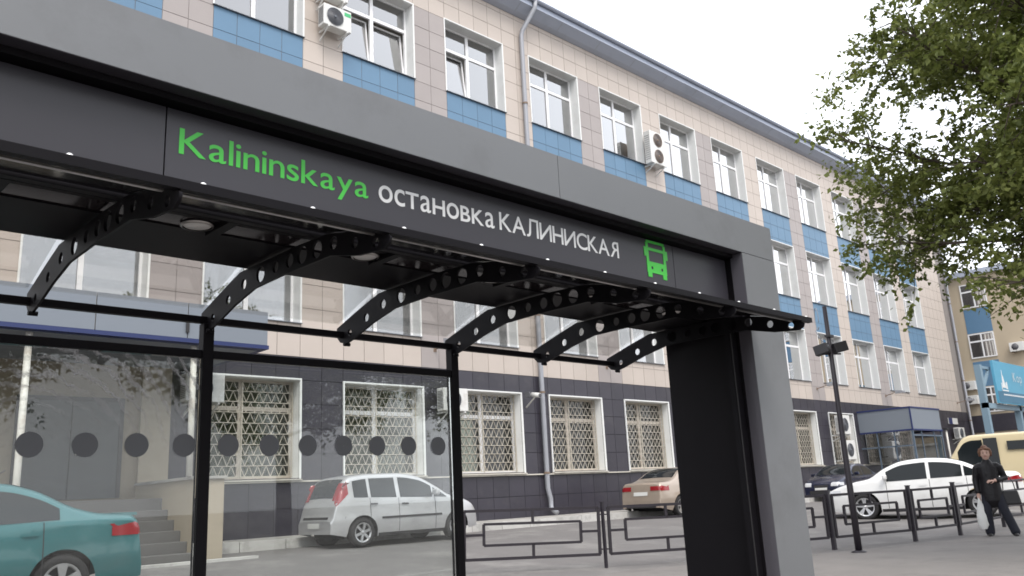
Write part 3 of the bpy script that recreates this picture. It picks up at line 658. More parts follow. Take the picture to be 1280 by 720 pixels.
# dark returns inside the portal opening
pb(MB().box(XLI, XIN, Y1+.002, Y1+.075, ZI-.002, ZI+.01), 'return_panel', M['portal_in'], sh)
for x in (XIN-.001, XLI-.01): pb(MB().box(x, x+.011, Y1+.004, Y1+.10, GZ+.01, ZI-.003), 'return_panel', M['portal_in'], sh)
pb(MB().box(XIN+.012, XOUT-.008, Y1+.008, YB-.004, GZ+.01, ZT-.01), 'column_core', M['blackin'], sh)
pb(MB().box(XL+.008, XLI-.012, Y1+.008, YB-.004, GZ+.01, ZT-.01), 'column_core', M['blackin'], sh)
pb(MB().box(XIN-.006, XIN+.0115, Y1+.1005, YB+.002, GZ+.01, ZS+.02), 'inner_panel', M['blackin'], sh)
pb(MB().box(XLI, XIN-.008, Y1+.076, YB-.01, ZI-.03, ZI+.02), 'box_top', M['blackin'], sh)
pb(MB().box(XIN-.10, XIN-.007, Y1+.02+.10, Y1+.16, GZ+.01, ZS), 'corner_tube', M['black'], sh)
pb(MB().box(XIN-.095, XIN-.088, Y1+.112, Y1+.119, GZ+.02, ZS-.1), 'edge_strip', M['plastic'], sh)
# sign panels, lettering, bus icon
YS = 3.17
sseams = [XLI, 1.217, 4.647, XIN-.012]; sp = []
for a, b in zip(sseams, sseams[1:]): sp.append(pb(MB().box(a+.003, b-.003, YS, YS+.02, ZS+.02, ZI-.035), 'sign_panel', M['sign'], sh))
pb(MB().box(XLI, XIN-.012, YS+.022, YS+.05, ZS+.005, ZI-.03), 'sign_backing', M['blackin'], sh)
def glyph(ch):
    """outline of one letter as a filled mesh; letters that are turned or small forms of another letter reuse it"""
    src, flip, small = {'о': ('o', 0, 0), 'с': ('c', 0, 0), 'а': ('a', 0, 0), 'т': ('T', 0, 1), 'н': ('H', 0, 1), 'в': ('B', 0, 1), 'к': ('K', 0, 1), 'К': ('K', 0, 0), 'А': ('A', 0, 0), 'И': ('N', 1, 0), 'Н': ('H', 0, 0), 'С': ('C', 0, 0), 'Я': ('R', 1, 0)}.get(ch, (ch, 0, 0))
    c = bpy.data.curves.new('g', 'FONT'); c.body = src; c.size = 1; c.resolution_u = 6; c.offset = .016 if small else .006
    o = bpy.data.objects.new('tmp', c); COL.objects.link(o); dg = bpy.context.evaluated_depsgraph_get(); dg.update()
    me = bpy.data.meshes.new_from_object(o.evaluated_get(dg)); bpy.data.objects.remove(o)
    v = np.array([q.co[:2] for q in me.vertices]); f = [tuple(p.vertices) for p in me.polygons]; bpy.data.meshes.remove(me)
    if flip: v[:, 0] *= -1
    v[:, 0] -= v[:, 0].min()
    if small: v = v*np.array([.80, XH/CAP])
    return v, f
def lettering(txt, x0, x1, z0, z1, m, parent, probe):
    mb = MB(); x = 0; V = []
    for ch in txt:
        v, f = glyph(ch); n = len(V); V += [(p[0]+x, p[1]) for p in v]; x += v[:, 0].max()+(.062 if ch not in 'СКс' else .03)
        mb.f += [tuple(i+n for i in q) for q in f]
    V = np.array(V); sx = (x1-x0)/V[:, 0].max(); sz = (z1-z0)/probe; l = sh.location
    mb.v = [(x0+p[0]*sx-l.x, YS-.002-l.y, z0+p[1]*sz-l.z) for p in V]; mb.sm = [False]*len(mb.f)
    return mb.build('lettering', m, parent)
CAP, XH = .70, .52
for ch_, nm_ in (('H', 0), ('x', 1)):
    v_, _ = glyph(ch_)
    if nm_ == 0: CAP = float(v_[:, 1].max())
    else: XH = float(v_[:, 1].max())
lettering('Kalininskaya', 1.272, 2.182, 1.405, 1.515, M['green'], sp[1], CAP)
lettering('остановка', 2.242, 2.999, 1.408, 1.491, M['white'], sp[1], XH)
lettering('КАЛИНИСКАЯ', 3.036, 4.060, 1.410, 1.511, M['white'], sp[1], CAP)
def icon():
    mb = MB(); x0, x1, z0, z1 = 4.345, 4.555, 1.335, 1.585; w = x1-x0; h = z1-z0; y0, y1 = YS-.0035, YS-.0005
    def bx(a, b, c, d): mb.box(x0+a*w, x0+b*w, y0, y1, z0+c*h, z0+d*h)
    bx(.04, .96, .93, 1.0); bx(.0, .12, .20, .93); bx(.88, 1.0, .20, .93); bx(.12, .88, .72, .80)   # roof, sides, bar under the blind
    bx(-.10, .0, .55, .80); bx(1.0, 1.10, .55, .80)                        # mirrors
    bx(.12, .88, .12, .19); bx(.0, .12, .12, .20); bx(.88, 1.0, .12, .20); bx(.12, .88, .32, .42); bx(.33, .67, .19, .32)
    bx(.12, .16, .19, .32); bx(.84, .88, .19, .32)
    for cx_ in (.245, .755):                                             # panel with a round lamp hole
        n = 20; c = (x0+cx_*w, z0+.255*h); hw, hh = .085*w, .065*h; r_ = .052*w
        for i in range(n):
            a0, a1 = 2*math.pi*i/n, 2*math.pi*(i+1)/n
            def sq(a): k = 1/max(abs(math.cos(a)), abs(math.sin(a))); return (c[0]+hw*k*math.cos(a), c[1]+hh*k*math.sin(a))
            def ci(a): return (c[0]+r_*math.cos(a), c[1]+r_*math.sin(a))
            mb.quad(*[(p[0], y0, p[1]) for p in (ci(a0), sq(a0), sq(a1), ci(a1))])
    bx(.02, .22, .0, .12); bx(.78, .98, .0, .12)                             # wheels
    return mb
wv_ = MB(); xx_ = 51.2
for ch_ in 'Кор':
    v_, f_ = glyph({'о': 'o', 'р': 'p'}.get(ch_, ch_)); n_ = len(wv_.v); wv_.v += [(xx_+p[0]*.85, BY-.015, 4.62+p[1]*.72) for p in v_]; wv_.f += [tuple(q_+n_ for q_ in f__) for f__ in f_]; xx_ += v_[:, 0].max()*.85+.12
wv_.sm = [False]*len(wv_.f); pb(wv_, 'lettering', M['canopyw'], bb)
pb(icon(), 'bus_icon', M['green'], sp[1], sh)
# soffit, downlights
pb(MB().box(XLI, XIN-.012, YS-.05, 3.355, ZS+.006, ZS+.018), 'soffit', M['soffit'], sh)
pb(MB().box(XLI, XIN-.012, 3.357, YB+.03, ZS, ZS+.06), 'rear_beam', M['black'], sh)
pb(MB().box(XLI, XIN-.012, YS-.09, YS-.052, ZS-.02, ZS+.03), 'front_beam', M['black'], sh)
BX = [1.05+.832*i for i in range(-5, 6)]
for x in BX[:-1]:
    d = pb(MB().lathe([(.001, -.006), (.052, -.006), (.058, -.001)], (x+.36, 3.285, ZS), 'z', 24), 'downlight', M['dimlamp'], sh)
    pb(MB().lathe([(.058, -.009), (.066, -.007), (.068, -.001)], (x+.36, 3.285, ZS), 'z', 24), 'trim_ring', M['alu'], d, sh)
    if x > XLI+.2: pb(MB().box(x+.425, x+.47, YS-.04, 3.354, ZS-.018, ZS+.005), 'soffit_joist', M['black'], sh)
# brackets: arched plates with round holes
TOPE = [(4.27, 1.022), (4.0, 1.105), (3.84, 1.150), (3.30, 1.150), (3.05, 1.140), (2.80, 1.092), (2.655, 1.055), (2.60, 1.024)]
BOTE = [(2.578, 1.008), (2.588, .985), (2.62, .968), (2.80, .985), (3.01, 1.035), (3.40, 1.040), (3.69, 1.035), (3.90, .990), (4.10, .930), (4.17, .915), (4.235, .930), (4.28, .975)]
HOLES = [(4.135, .975, .020), (3.965, 1.033, .025), (3.80, 1.080, .027), (3.63, 1.093, .040), (3.485, 1.095, .028), (3.355, 1.095, .034), (3.245, 1.095, .042), (3.12, 1.090, .041), (2.985, 1.086, .029), (2.825, 1.045, .025), (2.675, 1.008, .022)]
def bracket_mesh():
    c = bpy.data.curves.new('bracket', 'CURVE'); c.dimensions = '2D'; c.fill_mode = 'BOTH'; c.extrude = .006
    def add(pts):
        s = c.splines.new('POLY'); s.points.add(len(pts)-1); s.use_cyclic_u = True
        for p, q in zip(s.points, pts): p.co = (q[0], q[1], 0, 1)
    add(TOPE+BOTE)
    for y, z, r in HOLES: add([(y+r*math.cos(a), z+r*math.sin(a)) for a in np.linspace(0, 2*math.pi, 20, endpoint=False)])
    o = bpy.data.objects.new('tmp', c); COL.objects.link(o); dg = bpy.context.evaluated_depsgraph_get(); dg.update()
    me = bpy.data.meshes.new_from_object(o.evaluated_get(dg)); bpy.data.objects.remove(o)
    for v in me.vertices: v.co = (v.co.z, v.co.x-sh.location.y, v.co.y-sh.location.z)
    me.materials.clear(); me.materials.append(M['black']); me.name = 'bracket'; return me
bme = bracket_mesh()
bnut = MB().tube([(-.02, 4.175-3.4, .915+1.17-.004), (.02, 4.175-3.4, .915+1.17-.004)], .011, 10).mesh('pin', M['black'])
for x in BX:
    if x < XLI+.05: continue
    b = link('bracket', bme, sh, (x-2.0, 0, 0)); link('pin', bnut, b)
# front canopy sheet, lip, bolts
XR = 5.335; XLL = -2.85
def slab(p, q, t): return [(p[0], p[1]), (q[0], q[1]), (q[0], q[1]+t), (p[0], p[1]+t)]
pb(MB().prism(slab((2.61, 1.054), (3.07, 1.150), .006), 'x', XLL, XR-.02), 'front_sheet', M['frontsheet'], sh)
pb(MB().prism([(2.585, 1.026), (2.62, 1.026), (2.64, 1.050), (2.64, 1.066), (2.585, 1.058)], 'x', XLL, XR), 'front_lip', M['black'], sh)
for i in range(-3, 7):
    x = BX[0]+(i+4)*.832
    if XLL < x < XR-.5: pb(MB().box(x+.03, x+.80, 2.643, 2.66, 1.028, 1.034), 'lip_strip', M['alu'], sh)
bo = MB().lathe([(.011, 0), (.0105, .006), (.006, .010), (.001, .011)], (0, 0, 0), 'z', 10).mesh('bolt', M['bolt'])
for i in range(20):
    x = -2.62+i*.4158
    if x < XR-.05: link('bolt', bo, sh, Vector((x+.011, 2.606, 1.060))-sh.location)
# rear rails, posts, glass
pb(MB().box(XLL, BX[-1], Y2-.0, Y2+.035, .955, .992), 'rear_rail', M['black'], sh, bevel=.004)
PX = [3.545-1.664*i for i in range(0, 5)]
for x in PX: pb(MB().box(x-.029, x+.029, Y2-.02, Y2+.04, GZ, .953), 'post', M['black'], sh, bevel=.004)
for a, b in zip(PX[1:], PX):
    pb(MB().box(a+.0295, b-.0295, Y2-.012, Y2+.032, .770, .812), 'glass_rail', M['black'], sh, bevel=.004)
    pb(MB().box(a+.0295, b-.0295, Y2-.012, Y2+.032, GZ+.12, GZ+.16), 'glass_rail', M['black'], sh, bevel=.004)
    g = pb(MB().box(a+.03, b-.03, Y2+.006, Y2+.012, GZ+.161, .769), 'glass_pane', M['shglass'] if b > 3 else M['shglass2'], sh)
    n = 0
    for k in range(-30, 12):
        x = 1.090+.2315*k
        if a+.09 < x < b-.09: pb(MB().lathe([(.001, -.0008), (.057, -.0008), (.057, -.0002)], (x, Y2+.006, .328), 'y', 32, False), 'marker_dot', M['dot'], g, sh)
for a, b in zip(BX, BX[1:]):
    if a > XLL: pb(MB().prism(slab((3.80, 1.195), (4.24, 1.040), .006), 'x', a+.012, b-.012), 'roof_glass', M['roofglass'], sh)

# ------------------------------------------------------------------ fence
FH = .98
def panel_mb(L_):
    mb = MB(); z0, z1 = .205, .905; a, b = .09, L_-.09; t = .042
    mb.bar((a, 0, z0), (b, 0, z0), t); mb.bar((a, 0, z1), (b, 0, z1), t); mb.bar((a, 0, z0), (a, 0, z1), t); mb.bar((b, 0, z0), (b, 0, z1), t)
    h = z1-z0; w = b-a; c0, c1, d0, d1 = a+.14*w, b-.14*w, z0+.28*h, z1-.28*h
    mb.bar((c0, 0, d0), (c1, 0, d0), t*.9); mb.bar((c0, 0, d1), (c1, 0, d1), t*.9); mb.bar((c0, 0, d0), (c0, 0, d1), t*.9); mb.bar((c1, 0, d0), (c1, 0, d1), t*.9)
    m_ = (a+b)/2; zz = (z0+z1)/2
    mb.bar((m_, 0, d1), (m_, 0, z1), t*.9); mb.bar((m_, 0, z0), (m_, 0, d0), t*.9); mb.bar((a, 0, zz), (c0, 0, zz), t*.9); mb.bar((c1, 0, zz), (b, 0, zz), t*.9)
    for z in (.28, .80): mb.bar((.02, 0, z), (a, 0, z), .02); mb.bar((b, 0, z), (L_-.02, 0, z), .02)
    return mb
FR = FP
fe = empty('pavement_fence', (FR[0][0], FR[0][1], gz(*FR[0])), 0, 'black pavement fence of rectangular patterned panels between the shelter and the parked cars', 'fence')
for i, p in enumerate(FR):
    z = gz(*p)-.03
    thick = .04 if i < 3 else .065
    pb(MB().box(p[0]-thick/2, p[0]+thick/2, p[1]-thick/2, p[1]+thick/2, z, z+FH+.03).box(p[0]-thick/2-.008, p[0]+thick/2+.008, p[1]-thick/2-.008, p[1]+thick/2+.008, z+FH+.03, z+FH+.045), 'post', M['fence'], fe)
for p, q in zip(FR, FR[1:]):
    v = Vector((q[0]-p[0], q[1]-p[1], 0)); o = link('fence_panel', panel_mb(v.length).mesh('fence_panel', M['fence']), fe, Vector((p[0], p[1], gz(*p)))-fe.location)
    o.rotation_euler = (0, math.atan2(gz(*p)-gz(*q), v.length), math.atan2(v.y, v.x))
# ------------------------------------------------------------------ camera pole
lp = empty('camera_pole', (13.85, 6.46, -1.17), 0, 'slim dark pole with two boxed cameras and a wire loop beside the fence', 'pole')
MB().tube([(0, 0, 0), (0, 0, 1.0), (0, 0, 2.6), (0, 0, 4.07)], [.055, .05, .04, .036], 12).build('shaft', M['fence'], lp)
MB().lathe([(.12, 0), (.12, .02), (.06, .04)], (0, 0, 0), 'z', 14).build('base_plate', M['fence'], lp)
MB().bar((-.13, .1, 3.24), (.15, -.1, 3.24), .025).build('crossarm', M['fence'], lp)
for s_ in (-1, 1):
    c = MB().box(-.07, .07, -.13, .11, -.085, .085).build('camera_box', M['plastic'], lp, (s_*.12, -s_*.10, 3.32 if s_ < 0 else 3.35), bevel=.012); c.rotation_euler = (R(-12), 0, R(30+25*s_))
    MB().lathe([(.001, 0), (.045, 0), (.05, .02)], (0, -.138, 0), 'y', 12).build('lens', M['acdark'], c)
MB().box(-.05, .10, -.05, .05, 3.53, 3.57).build('clamp', M['plastic'], lp)
MB().tube([(.10*math.cos(a)-.10, .12+.08*math.cos(a), 3.86+.19*math.sin(a)) for a in np.linspace(-2.2, 3.6, 22)], .006, 6).build('wire_loop', M['pipe'], lp)
MB().tube([(-.12, .16, 3.66), (-.12, .10, 3.52), (-.05, .05, 3.40), (0, .045, 3.2)], .008, 6).build('cable', M['pipe'], lp)

# ------------------------------------------------------------------ vehicles
def pch(x, P):                                         # smooth monotone-ish interpolation of a profile
    xs_, zs_ = [p[0] for p in P], [p[1] for p in P]; x = np.asarray(x, float)
    h = np.diff(xs_); d = np.diff(zs_)/h; m = np.zeros(len(xs_)); m[0], m[-1] = d[0], d[-1]
    for i in range(1, len(xs_)-1): m[i] = 0 if d[i-1]*d[i] <= 0 else 2*d[i-1]*d[i]/(d[i-1]+d[i])
    i = np.clip(np.searchsorted(xs_, x)-1, 0, len(h)-1); t = np.clip((x-np.array(xs_)[i])/h[i], 0, 1); H = h[i]; z = np.array(zs_)
    return (2*t**3-3*t**2+1)*z[i]+(t**3-2*t**2+t)*H*m[i]+(-2*t**3+3*t**2)*z[i+1]+(t**3-t**2)*H*m[i+1]
def car(label, cat, body, P, loc, rz, group='cars parked in front of the building'):
    """x runs from the tail (0) to the nose (L); the root stands on the ground under the middle of the car"""
    L_, Wd, top, xr, xf, rw = P['L'], P['W']/2, P['top'], P['xr'], P['xf'], P['rw']; belt = P['belt']; zb = P.get('zb', .20); H = max(z for _, z in top)
    rwid, rr, pw = P.get('roofw', .74), P.get('edge', .09), P.get('plan', .17)
    r = empty(P.get('name', 'parked_car'), loc, rz, label, cat, group)
    T = lambda x: float(pch([x], top)[0])
    def plan(x):
        t = abs(2*x/L_-1); return 1-pw*t**P.get('pp', 5)
    def side(z):
        return float(np.interp(z, [.15, .32, .55, .72, belt(L_/2), H], [.92, .975, 1.0, .99, .955, rwid]))
    def w(x, z):
        y = Wd*plan(x)*side(z); tz = T(x); u = (z-(tz-rr))/rr
        if u > 0: y -= rr*.9*(1-math.sqrt(max(0, 1-min(1, u)**2)))
        return max(y, .02)
    def bot(x):
        b = zb+.10*max(0, 1-x/.5)+.06*max(0, 1-(L_-x)/.5)
        for xw in (xr, xf):
            R_ = rw+.055
            if abs(x-xw) < R_: b = max(b, rw+math.sqrt(R_*R_-(x-xw)**2))
        return b
    st = set(np.round(np.linspace(0, L_, 70), 4)) | set(np.round(np.linspace(0, .25, 12), 4)) | set(np.round(np.linspace(L_-.25, L_, 12), 4))
    for xw in (xr, xf): st |= set(np.round(xw+(rw+.0549)*np.sin(np.linspace(-math.pi/2, math.pi/2, 25)), 4))
    st = sorted(x for x in st if 0 <= x <= L_)
    rows = []
    for x in st:
        tz, b = T(x), bot(x); b = min(b, tz-.05)
        zz = list(b+(tz-rr-b)*np.linspace(0, 1, 12)) if tz-rr > b else list(np.linspace(b, tz-.04, 12))
        zz += list(tz-rr*(1-np.sin(np.linspace(.15, 1, 6)*math.pi/2))) if tz-rr > b else list(np.linspace(tz-.035, tz, 6))
        sec = [(x, w(x, z), z) for z in zz]; ye = sec[-1][1]; cr = P.get('crown', .018)
        sec += [(x, ye*q, tz+cr*(1-q*q)) for q in (.8, .55, .28, 0)]
        rows.append([(p[0]-L_/2, -p[1], p[2]) for p in sec]+[(p[0]-L_/2, p[1], p[2]) for p in sec[-2::-1]])
    mb = MB(); mb.grid(rows)
    n = len(rows[0]); base = len(mb.v)
    for row in (rows[0], rows[-1]):
        n0 = len(mb.v); mb.v += [tuple(p) for p in row]
        for i in range(n//2): mb.f.append((n0+i, n0+i+1, n0+n-2-i, n0+n-1-i)) if n-2-i > i+1 else mb.f.append((n0+i, n0+i+1, n0+n-1-i)); mb.sm.append(True)
    me = mb.mesh('body', body); link('body', me, r)
    # patches that follow the skin
    def sidepatch(name, m, xa, xb, zl, zu, s, off=.006, nx=14, nz=5, parent=r):
        rows_ = []
        for x in np.linspace(xa, xb, nx):
            a, b = zl(x), zu(x); b = max(b, a+.001)
            rows_.append([(x-L_/2, s*(w(x, z)+off), z) for z in np.linspace(a, b, nz)])
        return MB().grid(rows_).build(name, m, parent)
    def toppatch(name, m, xa, xb, f=.86, off=.008, nx=10, parent=r):
        rows_ = []
        for x in np.linspace(xa, xb, nx):
            tz = T(x); ye = w(x, tz-.01)*f+.0
            dx = 1e-3; sl_ = (T(min(L_, x+dx))-T(max(0, x-dx)))/(2*dx); nn = math.hypot(1, sl_)
            rows_.append([(x-sl_/nn*off-L_/2, ye*q, tz+P.get('crown', .018)*(1-q*q)+off/nn) for q in np.linspace(-1, 1, 9)])
        return MB().grid(rows_).build(name, m, parent)
    def endpatch(name, m, y0, y1, z0, z1, front, off=.012, parent=r, skew=0):
        rows_ = []
        xsn = np.linspace(0, L_*.4, 400) if not front else np.linspace(L_, L_*.6, 400); tops = pch(xsn, top)
        for z in np.linspace(z0, z1, 5):
            k = np.argmax(tops >= z); x = xsn[k]
            row = []
            for y in np.linspace(y0, y1, 7):
                yy = y+skew*(z-z0); xx = x
                # slide round the corner where the plan narrows
                for q in np.linspace(0, .5, 60):
                    xq = (L_-q if front else q)
                    if w(xq, z) >= abs(yy)-.002: xx = min(x, xq) if front else max(x, xq); break
                row.append((xx+(off if front else -off)-L_/2, yy, z))
            rows_.append(row)
        return MB().grid(rows_).build(name, m, parent)
    zu = lambda x: T(x)-P.get('wtop', .085)
    for s in (-1, 1):
        for (xa, xb) in P['sidewin']:
            sidepatch('side_window', M['carglass'], xa, xb, lambda x: belt(x)+.015, lambda x: min(zu(x), P.get('wcap', 9)), s)
        for xs_ in P.get('seams', []): sidepatch('door_seam', M['plastic'], xs_-.006, xs_+.006, lambda x: .28, lambda x: belt(x), s, .003, 2, 12)
        for xs_ in P.get('handles', []): sidepatch('door_handle', P.get('hm', body), xs_-.09, xs_+.09, lambda x: belt(x)-.14, lambda x: belt(x)-.105, s, .03, 5, 3)
        if P.get('strip'): sidepatch('side_strip', M['plastic'], xr+rw+.15, xf-rw-.15, lambda x: P['strip'], lambda x: P['strip']+.045, s, .012, 8, 2)
        if P.get('sill', True): sidepatch('sill', M['plastic'], xr+rw+.08, xf-rw-.08, lambda x: zb+.0, lambda x: zb+.07, s, .005, 6, 2)
        xm = P['mirror']; mz = belt(xm)+.08; c_ = w(xm, mz)
        m_ = MB().box(xm-L_/2-.05, xm-L_/2+.06, s*(c_+.05) if s > 0 else -(c_+.25), s*(c_+.25) if s > 0 else -(c_+.05), mz-.02, mz+.11).build('mirror', P.get('mm', body), r, bevel=.035)
        MB().bar((xm-L_/2, s*(c_-.03), mz), (xm-L_/2, s*(c_+.08), mz+.02), .04).build('mirror_arm', M['plastic'], m_)
        for (xa, xb, z0, z1, kind) in P.get('sidelights', []): sidepatch('tail_light' if kind == 'red' else 'headlight', M[kind], xa, xb, lambda x: z0(x) if callable(z0) else z0, lambda x: z1(x) if callable(z1) else z1, s, .010, 8, 5)
        for (y0, y1, z0, z1, kind, front) in P.get('endlights', []): endpatch('tail_light' if kind == 'red' else ('fog_lamp' if kind == 'plastic' else 'headlight'), M[kind], s*y0, s*y1, z0, z1, front, .016)
    for (xa, xb) in P['glass']: toppatch('windscreen' if xa > L_*.45 else 'rear_window', M['carglass'], xa, xb, P.get('gf', .88))
    for (nm, m_, y, z0, z1, front) in P.get('ends', []): endpatch(nm, M[m_] if m_ != 'body' else body, -y, y, z0, z1, front, .018 if m_ == 'plate' else .014)
    MB().box(xr-rw-.05-L_/2, xf+rw+.05-L_/2, -Wd*.72, Wd*.72, .19, .62).build('underbody', M['tyre'], r)
    for xw in (xr, xf):
        MB().box(xw-rw-.05-L_/2, xw+rw+.05-L_/2, -Wd*.95, Wd*.95, rw, rw*2+.02).build('wheel_well', M['tyre'], r) if False else None
    # wheels
    ri = rw*.68; ww = .2
    for s in (-1, 1):
        for xw in (xr, xf):
            yo = s*(Wd*plan(xw)-.02)
            wh = link('wheel', MB().lathe([(ri, -s*ww), (rw*.96, -s*ww), (rw, -s*ww*.8), (rw, -s*ww*.2), (rw*.95, -s*.01), (ri+.01, 0), (ri, -s*.03)], (0, 0, 0), 'y', 32).mesh('tyre', M['tyre']), r, (xw-L_/2, yo, rw)); 
            mb = MB().lathe([(ri+.002, -s*.004), (ri-.025, -s*.004), (ri-.03, -s*.05)], (0, 0, 0), 'y', 32)
            ns = P.get('spokes', 6)
            for i in range(ns):
                a = 2*math.pi*i/ns+.3
                for da in ((-.16, .16) if P.get('twin') else (0,)):
                    mb.bar((.04*math.cos(a), -s*.025, .04*math.sin(a)), ((ri-.012)*math.cos(a+da), -s*.018, (ri-.012)*math.sin(a+da)), P.get('sw', .055), .03, (0, 1, 0))
            mb.lathe([(.001, -s*.012), (.055, -s*.012), (.06, -s*.05)], (0, 0, 0), 'y', 16)
            mb.build('rim', M['rim'], wh)
            MB().lathe([(.001, -s*.09), (ri, -s*.09)], (0, 0, 0), 'y', 24).build('brake_shade', M['plastic'], wh)
    return r
# silver hatchback ---------------------------------------------------------
silver = paint('silver_paint', (.52, .52, .53), .45, .3)
P = dict(L=3.92, W=1.68, top=[(0, .56), (.05, .66), (.09, .80), (.16, 1.00), (.34, 1.36), (.52, 1.47), (1.0, 1.52), (1.7, 1.525), (2.2, 1.46), (2.75, 1.20), (3.05, 1.02), (3.4, .93), (3.75, .80), (3.88, .64), (3.92, .5)],
         xr=.72, xf=3.24, rw=.30, belt=lambda x: 1.00-.03*(x-1.0), sidewin=[(.52, .86), (.93, 1.58), (1.68, 2.55), (2.60, 2.95)], seams=[.9, 1.63, 2.62], handles=[.98, 1.78], hm=M['plastic'], strip=.56, mirror=2.56, roofw=.76,
         glass=[(.17, .40), (2.18, 3.02)], wtop=.10, mm=silver,
         endlights=[(.50, .70, .98, 1.34, 'red', False), (.40, .66, .68, .80, 'lens', True)], ends=[('plate', 'plate', .25, .42, .53, False), ('bumper_strip', 'plastic', .78, .60, .65, False), ('grille', 'plastic', .4, .45, .6, True)],
         sidelights=[(.12, .40, lambda x: .86+.9*(x-.12), lambda x: min(1.42, .98+1.45*(x-.12)), 'red')], spokes=6)
SY = 15.45
car('silver hatchback parked along the barred windows behind the shelter glass', 'car', silver, P, (11.02, 15.28, gz(10, 14.9)), R(-2)).scale = (.93,)*3
# teal saloon ------------------------------------------------------------------
teal = paint('teal_paint', (.040, .155, .165), .35, .28)
sedan = [(0, .50), (.03, .72), (.07, .98), (.16, 1.035), (.5, 1.06), (.78, 1.13), (1.25, 1.36), (1.55, 1.44), (2.0, 1.475), (2.5, 1.44), (2.95, 1.27), (3.35, 1.02), (3.7, .95), (4.1, .83), (4.32, .70), (4.38, .5)]
sed = dict(L=4.38, W=1.72, top=sedan, xr=.93, xf=3.52, rw=.31, belt=lambda x: .99-.028*(x-1.0), sidewin=[(.99, 1.93), (2.02, 2.95)], seams=[1.16, 1.98, 2.95], handles=[1.30, 2.12], mirror=2.95, roofw=.72, wtop=.095,
          glass=[(.86, 1.5), (2.45, 3.33)], endlights=[(.36, .78, .80, .93, 'red', False), (.42, .74, .60, .76, 'lens', True)], ends=[('plate', 'plate', .26, .66, .77, False), ('bumper_mesh', 'plastic', .55, .30, .42, False), ('grille', 'plastic', .30, .56, .66, True), ('air_intake', 'plastic', .5, .30, .44, True), ('plate', 'plate', .26, .46, .55, True)],
          sidelights=[(.06, .40, .79, lambda x: .95-.18*(x-.06), 'red'), (3.98, 4.26, lambda x: .62, lambda x: .74, 'lens')], spokes=5, twin=True)
TY = 11.55
c = car('teal saloon seen through the glass in front of the steel door', 'car', teal, dict(sed), (4.22-4.38/2, TY+.22, gz(2, TY)), R(180))
c.rotation_euler = (0, 0, R(180)); c.location.x = 4.22-2.19
MB().prism([(-2.15, 1.02), (-2.14, 1.055), (-1.86, 1.06), (-1.80, 1.03)], 'y', -.60, .60).build('spoiler', teal, c)
MB().tube([(-.55, 0, 1.46), (-.78, 0, 1.62)], .006, 6).build('aerial', M['plastic'], c)
# gold, navy, white ------------------------------------------------------------
gold = paint('champagne_paint', (.40, .33, .27), .4, .3)
navy = paint('navy_paint', (.012, .016, .045), .3, .22)
white = paint('white_paint', (.72, .72, .71), 0, .3)
GY = 16.05-.95
car('champagne saloon with its tail to the downpipe wall, red tail lights', 'car', gold, dict(sed), (20.0+2.08, 15.6, gz(21, 15.1)), R(1)).scale = (.95,)*3
NY = 15.0
car('navy blue saloon parked nose out beside the glazed vestibule', 'car', navy, dict(sed), (33.3, 15.75, gz(33, 15.3)), R(180+1)).scale = (.93,)*3
P = dict(sed); P.update(L=4.62, W=1.80, top=[(x*4.62/4.38, z) for x, z in sedan], xr=.98, xf=3.68, rw=.335, sidewin=[(1.06, 1.28), (1.33, 2.05), (2.13, 3.08)], seams=[1.25, 2.09, 3.1], handles=[1.42, 2.24], mirror=3.1, glass=[(.9, 1.58), (2.6, 3.5)], sidelights=[(.06, .42, .80, lambda x: .97-.2*(x-.06), 'red'), (4.22, 4.5, lambda x: .64, lambda x: .77, 'lens')], spokes=5, twin=True, sw=.045)
car('white saloon standing broadside behind the fence', 'car', white, P, (23.42, 9.0, gz(23.4, 9.0)), math.atan2(.944, -.33))
# cream van -------------------------------------------------------------------
cream = paint('cream_paint', (.56, .47, .29), 0, .4)
P = dict(name='parked_van', L=4.9, W=1.95, top=[(0, .6), (.03, 1.5), (.08, 2.02), (.25, 2.10), (1.5, 2.13), (3.0, 2.12), (3.22, 2.06), (3.58, 1.60), (3.90, 1.18), (4.2, 1.08), (4.7, .95), (4.86, .75), (4.9, .5)], xr=.95, xf=3.95, rw=.34, belt=lambda x: 1.22, sidewin=[(2.75, 3.45)], seams=[2.55, 3.62], handles=[2.7], mirror=3.5, roofw=.84, wtop=.16,
         glass=[(3.18, 3.80)], endlights=[(.6, .85, .8, 1.1, 'red', False), (.5, .8, .66, .84, 'lens', True)], ends=[('grille', 'plastic', .4, .62, .8, True)], spokes=8, sw=.07, edge=.08, pp=8, pw=.1)
v = car('cream panel van standing behind the white saloon', 'van', cream, P, (29.3, 8.9, gz(29, 9)), math.atan2(.95, -.3), None)
for s in (-1, 1):
    MB().box(1.55-2.45, 2.1-2.45, s*.925-.012, s*.925+.012, 1.62, 1.88).build('side_window', M['carglass'], v)
    MB().box(2.35-2.45, 2.72-2.45, s*.93-.014, s*.93+.014, 1.0, 2.0).build('pillar_panel', M['carglass'], v)

